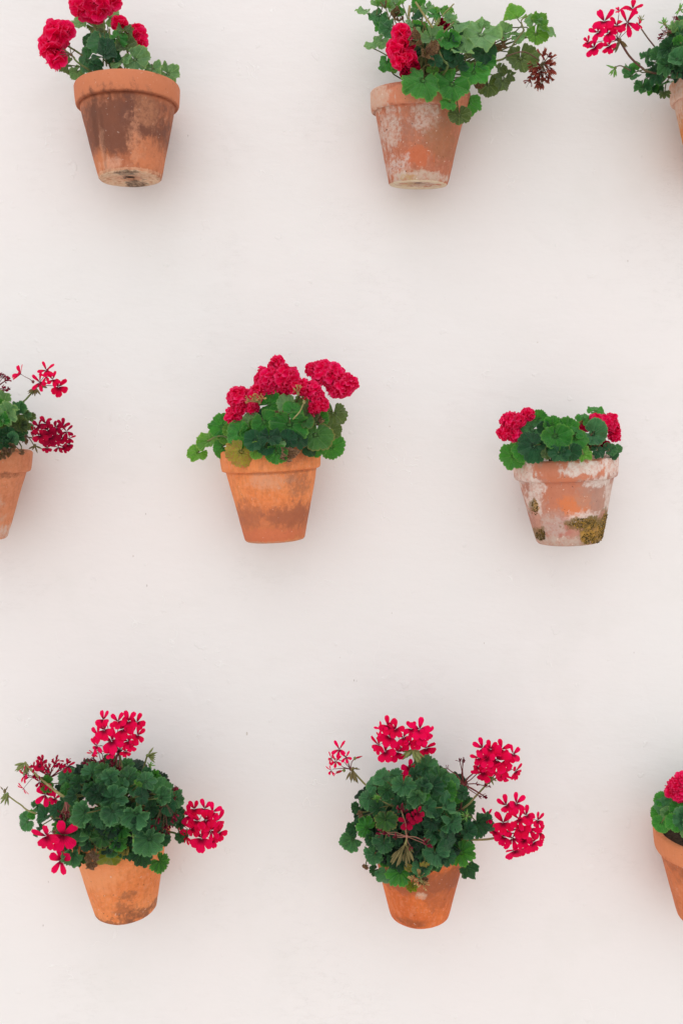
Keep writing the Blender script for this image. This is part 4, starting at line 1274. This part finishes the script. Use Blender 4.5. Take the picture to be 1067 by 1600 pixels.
p.buds('J', 275, 485, 60, 'brown', -20, 30, 2, d=.12, size=.5)
p.line('J', [(270, 500), (340, 580), (430, 665)], .12, .0014, .0016, STALK_TAN, to_soil=True)
p.single_head('K', (600, 545), [(550, 285, 140, -.3, .5), (615, 290, 130, 0, .6), (690, 290, 150, .2, .6), (515, 350, 120, -.6, .2), (550, 470, 170, -.4, -.3), (655, 380, 210), (720, 440, 170), (705, 505, 130, .2, -.5),
                                (780, 330, 130, .6, .4), (800, 470, 150, .6, -.2), (620, 430, 150), (590, 370, 140), (515, 420, 110, -.6, 0), (730, 380, 140)], d=.13, fam=SINGLE + SLIM)
p.buds('K', 600, 490, 70, 'green', -70, 100, 8, d=.14, size=.6)
p.line('K', [(600, 540), (500, 650), (400, 745)], .13, .0014, .0016, STALK_TAN, to_soil=True)
p.single_head('K', (720, 930), [(730, 720, 150, -.2, .6), (805, 710, 150, .1, .7), (590, 805, 140, -.7, .3), (630, 900, 160, -.7, -.1), (700, 850, 190), (820, 820, 180), (890, 800, 150, .4, .5), (780, 960, 210), (790, 1060, 190, -.1, -.4),
                                (870, 1050, 150, .2, -.5), (900, 890, 190), (960, 840, 130, .6, .3), (985, 930, 150, .8, 0), (935, 1010, 160, .5, -.4), (840, 900, 170), (720, 960, 160, -.4, -.3), (860, 980, 150)], d=.13)
p.line('K', [(720, 945), (600, 975), (470, 980), (380, 975)], [.13, .13, .15, .15], .0016, .0018, STALK_TAN, to_soil=True)
p.umbel('K', (405, 560), [(285, 440), (270, 450), (380, 390), (400, 380), (405, 395), (500, 460), (480, 475), (510, 480), (560, 570), (595, 575), (550, 640), (520, 645), (560, 650), (390, 745), (300, 560), (500, 555)], d=.14, fsize=.011, r=.0008)
p.line('K', [(405, 560), (395, 640), (385, 760)], .138, .0010, .0012, STALK_RED)
p.buds('K', 430, 800, 40, 'young', 60, 360, 14, d=.17, size=.6)
p.buds('J', 470, 745, 40, 'young', 60, 360, 14, d=.18, size=.6)
p.umbel('J', (720, 1050), [(680, 850), (675, 830), (690, 860), (520, 1020), (560, 1025), (500, 1025), (870, 1090), (850, 1080), (890, 1120), (640, 1055), (750, 1130)], d=.215, ped=PINKPED, fsize=.014, r=.0006)
p.single_head('J', (720, 1050), [(715, 935, 150, 0, .2), (820, 860, 130, .3, .3), (790, 890, 110)], d=.205, mat=DARKRED)
p.line('J', [(722, 1060), (712, 1110)], .212, .0016, .0018, STALK_TAN)
p.buds('J', 710, 1110, 150, 'brown', -95, 85, 24, d=.21, size=.40)
p.umbel('J', (840, 1420), [(780, 1400), (800, 1430), (850, 1440), (870, 1450), (830, 1380)], d=.2, mat=bpy.data.materials['straw_petal'], ped=STALK_TAN, fsize=.016)
p.umbel('J', (560, 560), [(560, 525), (555, 540), (570, 545)], d=.15, mat=DARKRED, fsize=.014)

# ---------------------------------------------------------------- 9: bottom right
m9 = terracotta('terracotta_scratched', (214, 124, 78), (204, 114, 68), [
    ((222, 140, 96), -.06, .128, .05, .018, .7, .4, .3, 0),
    ((150, 88, 60), -.055, .100, .03, .008, .55, .7, .5, .6),
    ((150, 92, 62), -.04, .085, .02, .02, .5, .7, .5, .7),
    ((206, 170, 150), -.03, .12, .02, .008, .6, .6, .4, .7),
    ((122, 66, 38), -.038, .052, .0018, .012, .8, .3, .5, 0),
    ((226, 206, 190), -.058, .110, .0025, .002, .9, .2, .4, 0)], 9.4)
p = Plant('orange pot cut by the right edge at the bottom with one round red bloom', 'L', (1108, 1432), 84, 48, 142, m9,
          tilt=5, roll=-2, bulk=(82, 55), bulk_c=(1098, 1250), depth=.06, seed=9)
p.fill(30, (0, 1, 7), (26, 36), rx=68, ry=40, cx=1106, cy=1256)
p.leaves('L', [(240, 390, 120, 1, 140, -.2, .4), (400, 480, 170, 1), (275, 460, 170, 7, 150), (300, 520, 120, 2), (225, 530, 160, 1, 190, -.2, .4), (240, 610, 150, 1, -120), (430, 560, 150, 1),
               (370, 600, 180, 1, -100, 0, .5), (330, 560, 120, 1), (450, 700, 90, 2, -90)])
p.double_head('L', [(370, 270, 82), (450, 290, 110), (400, 340, 90), (430, 210, 70), (330, 320, 40)], d=.14)
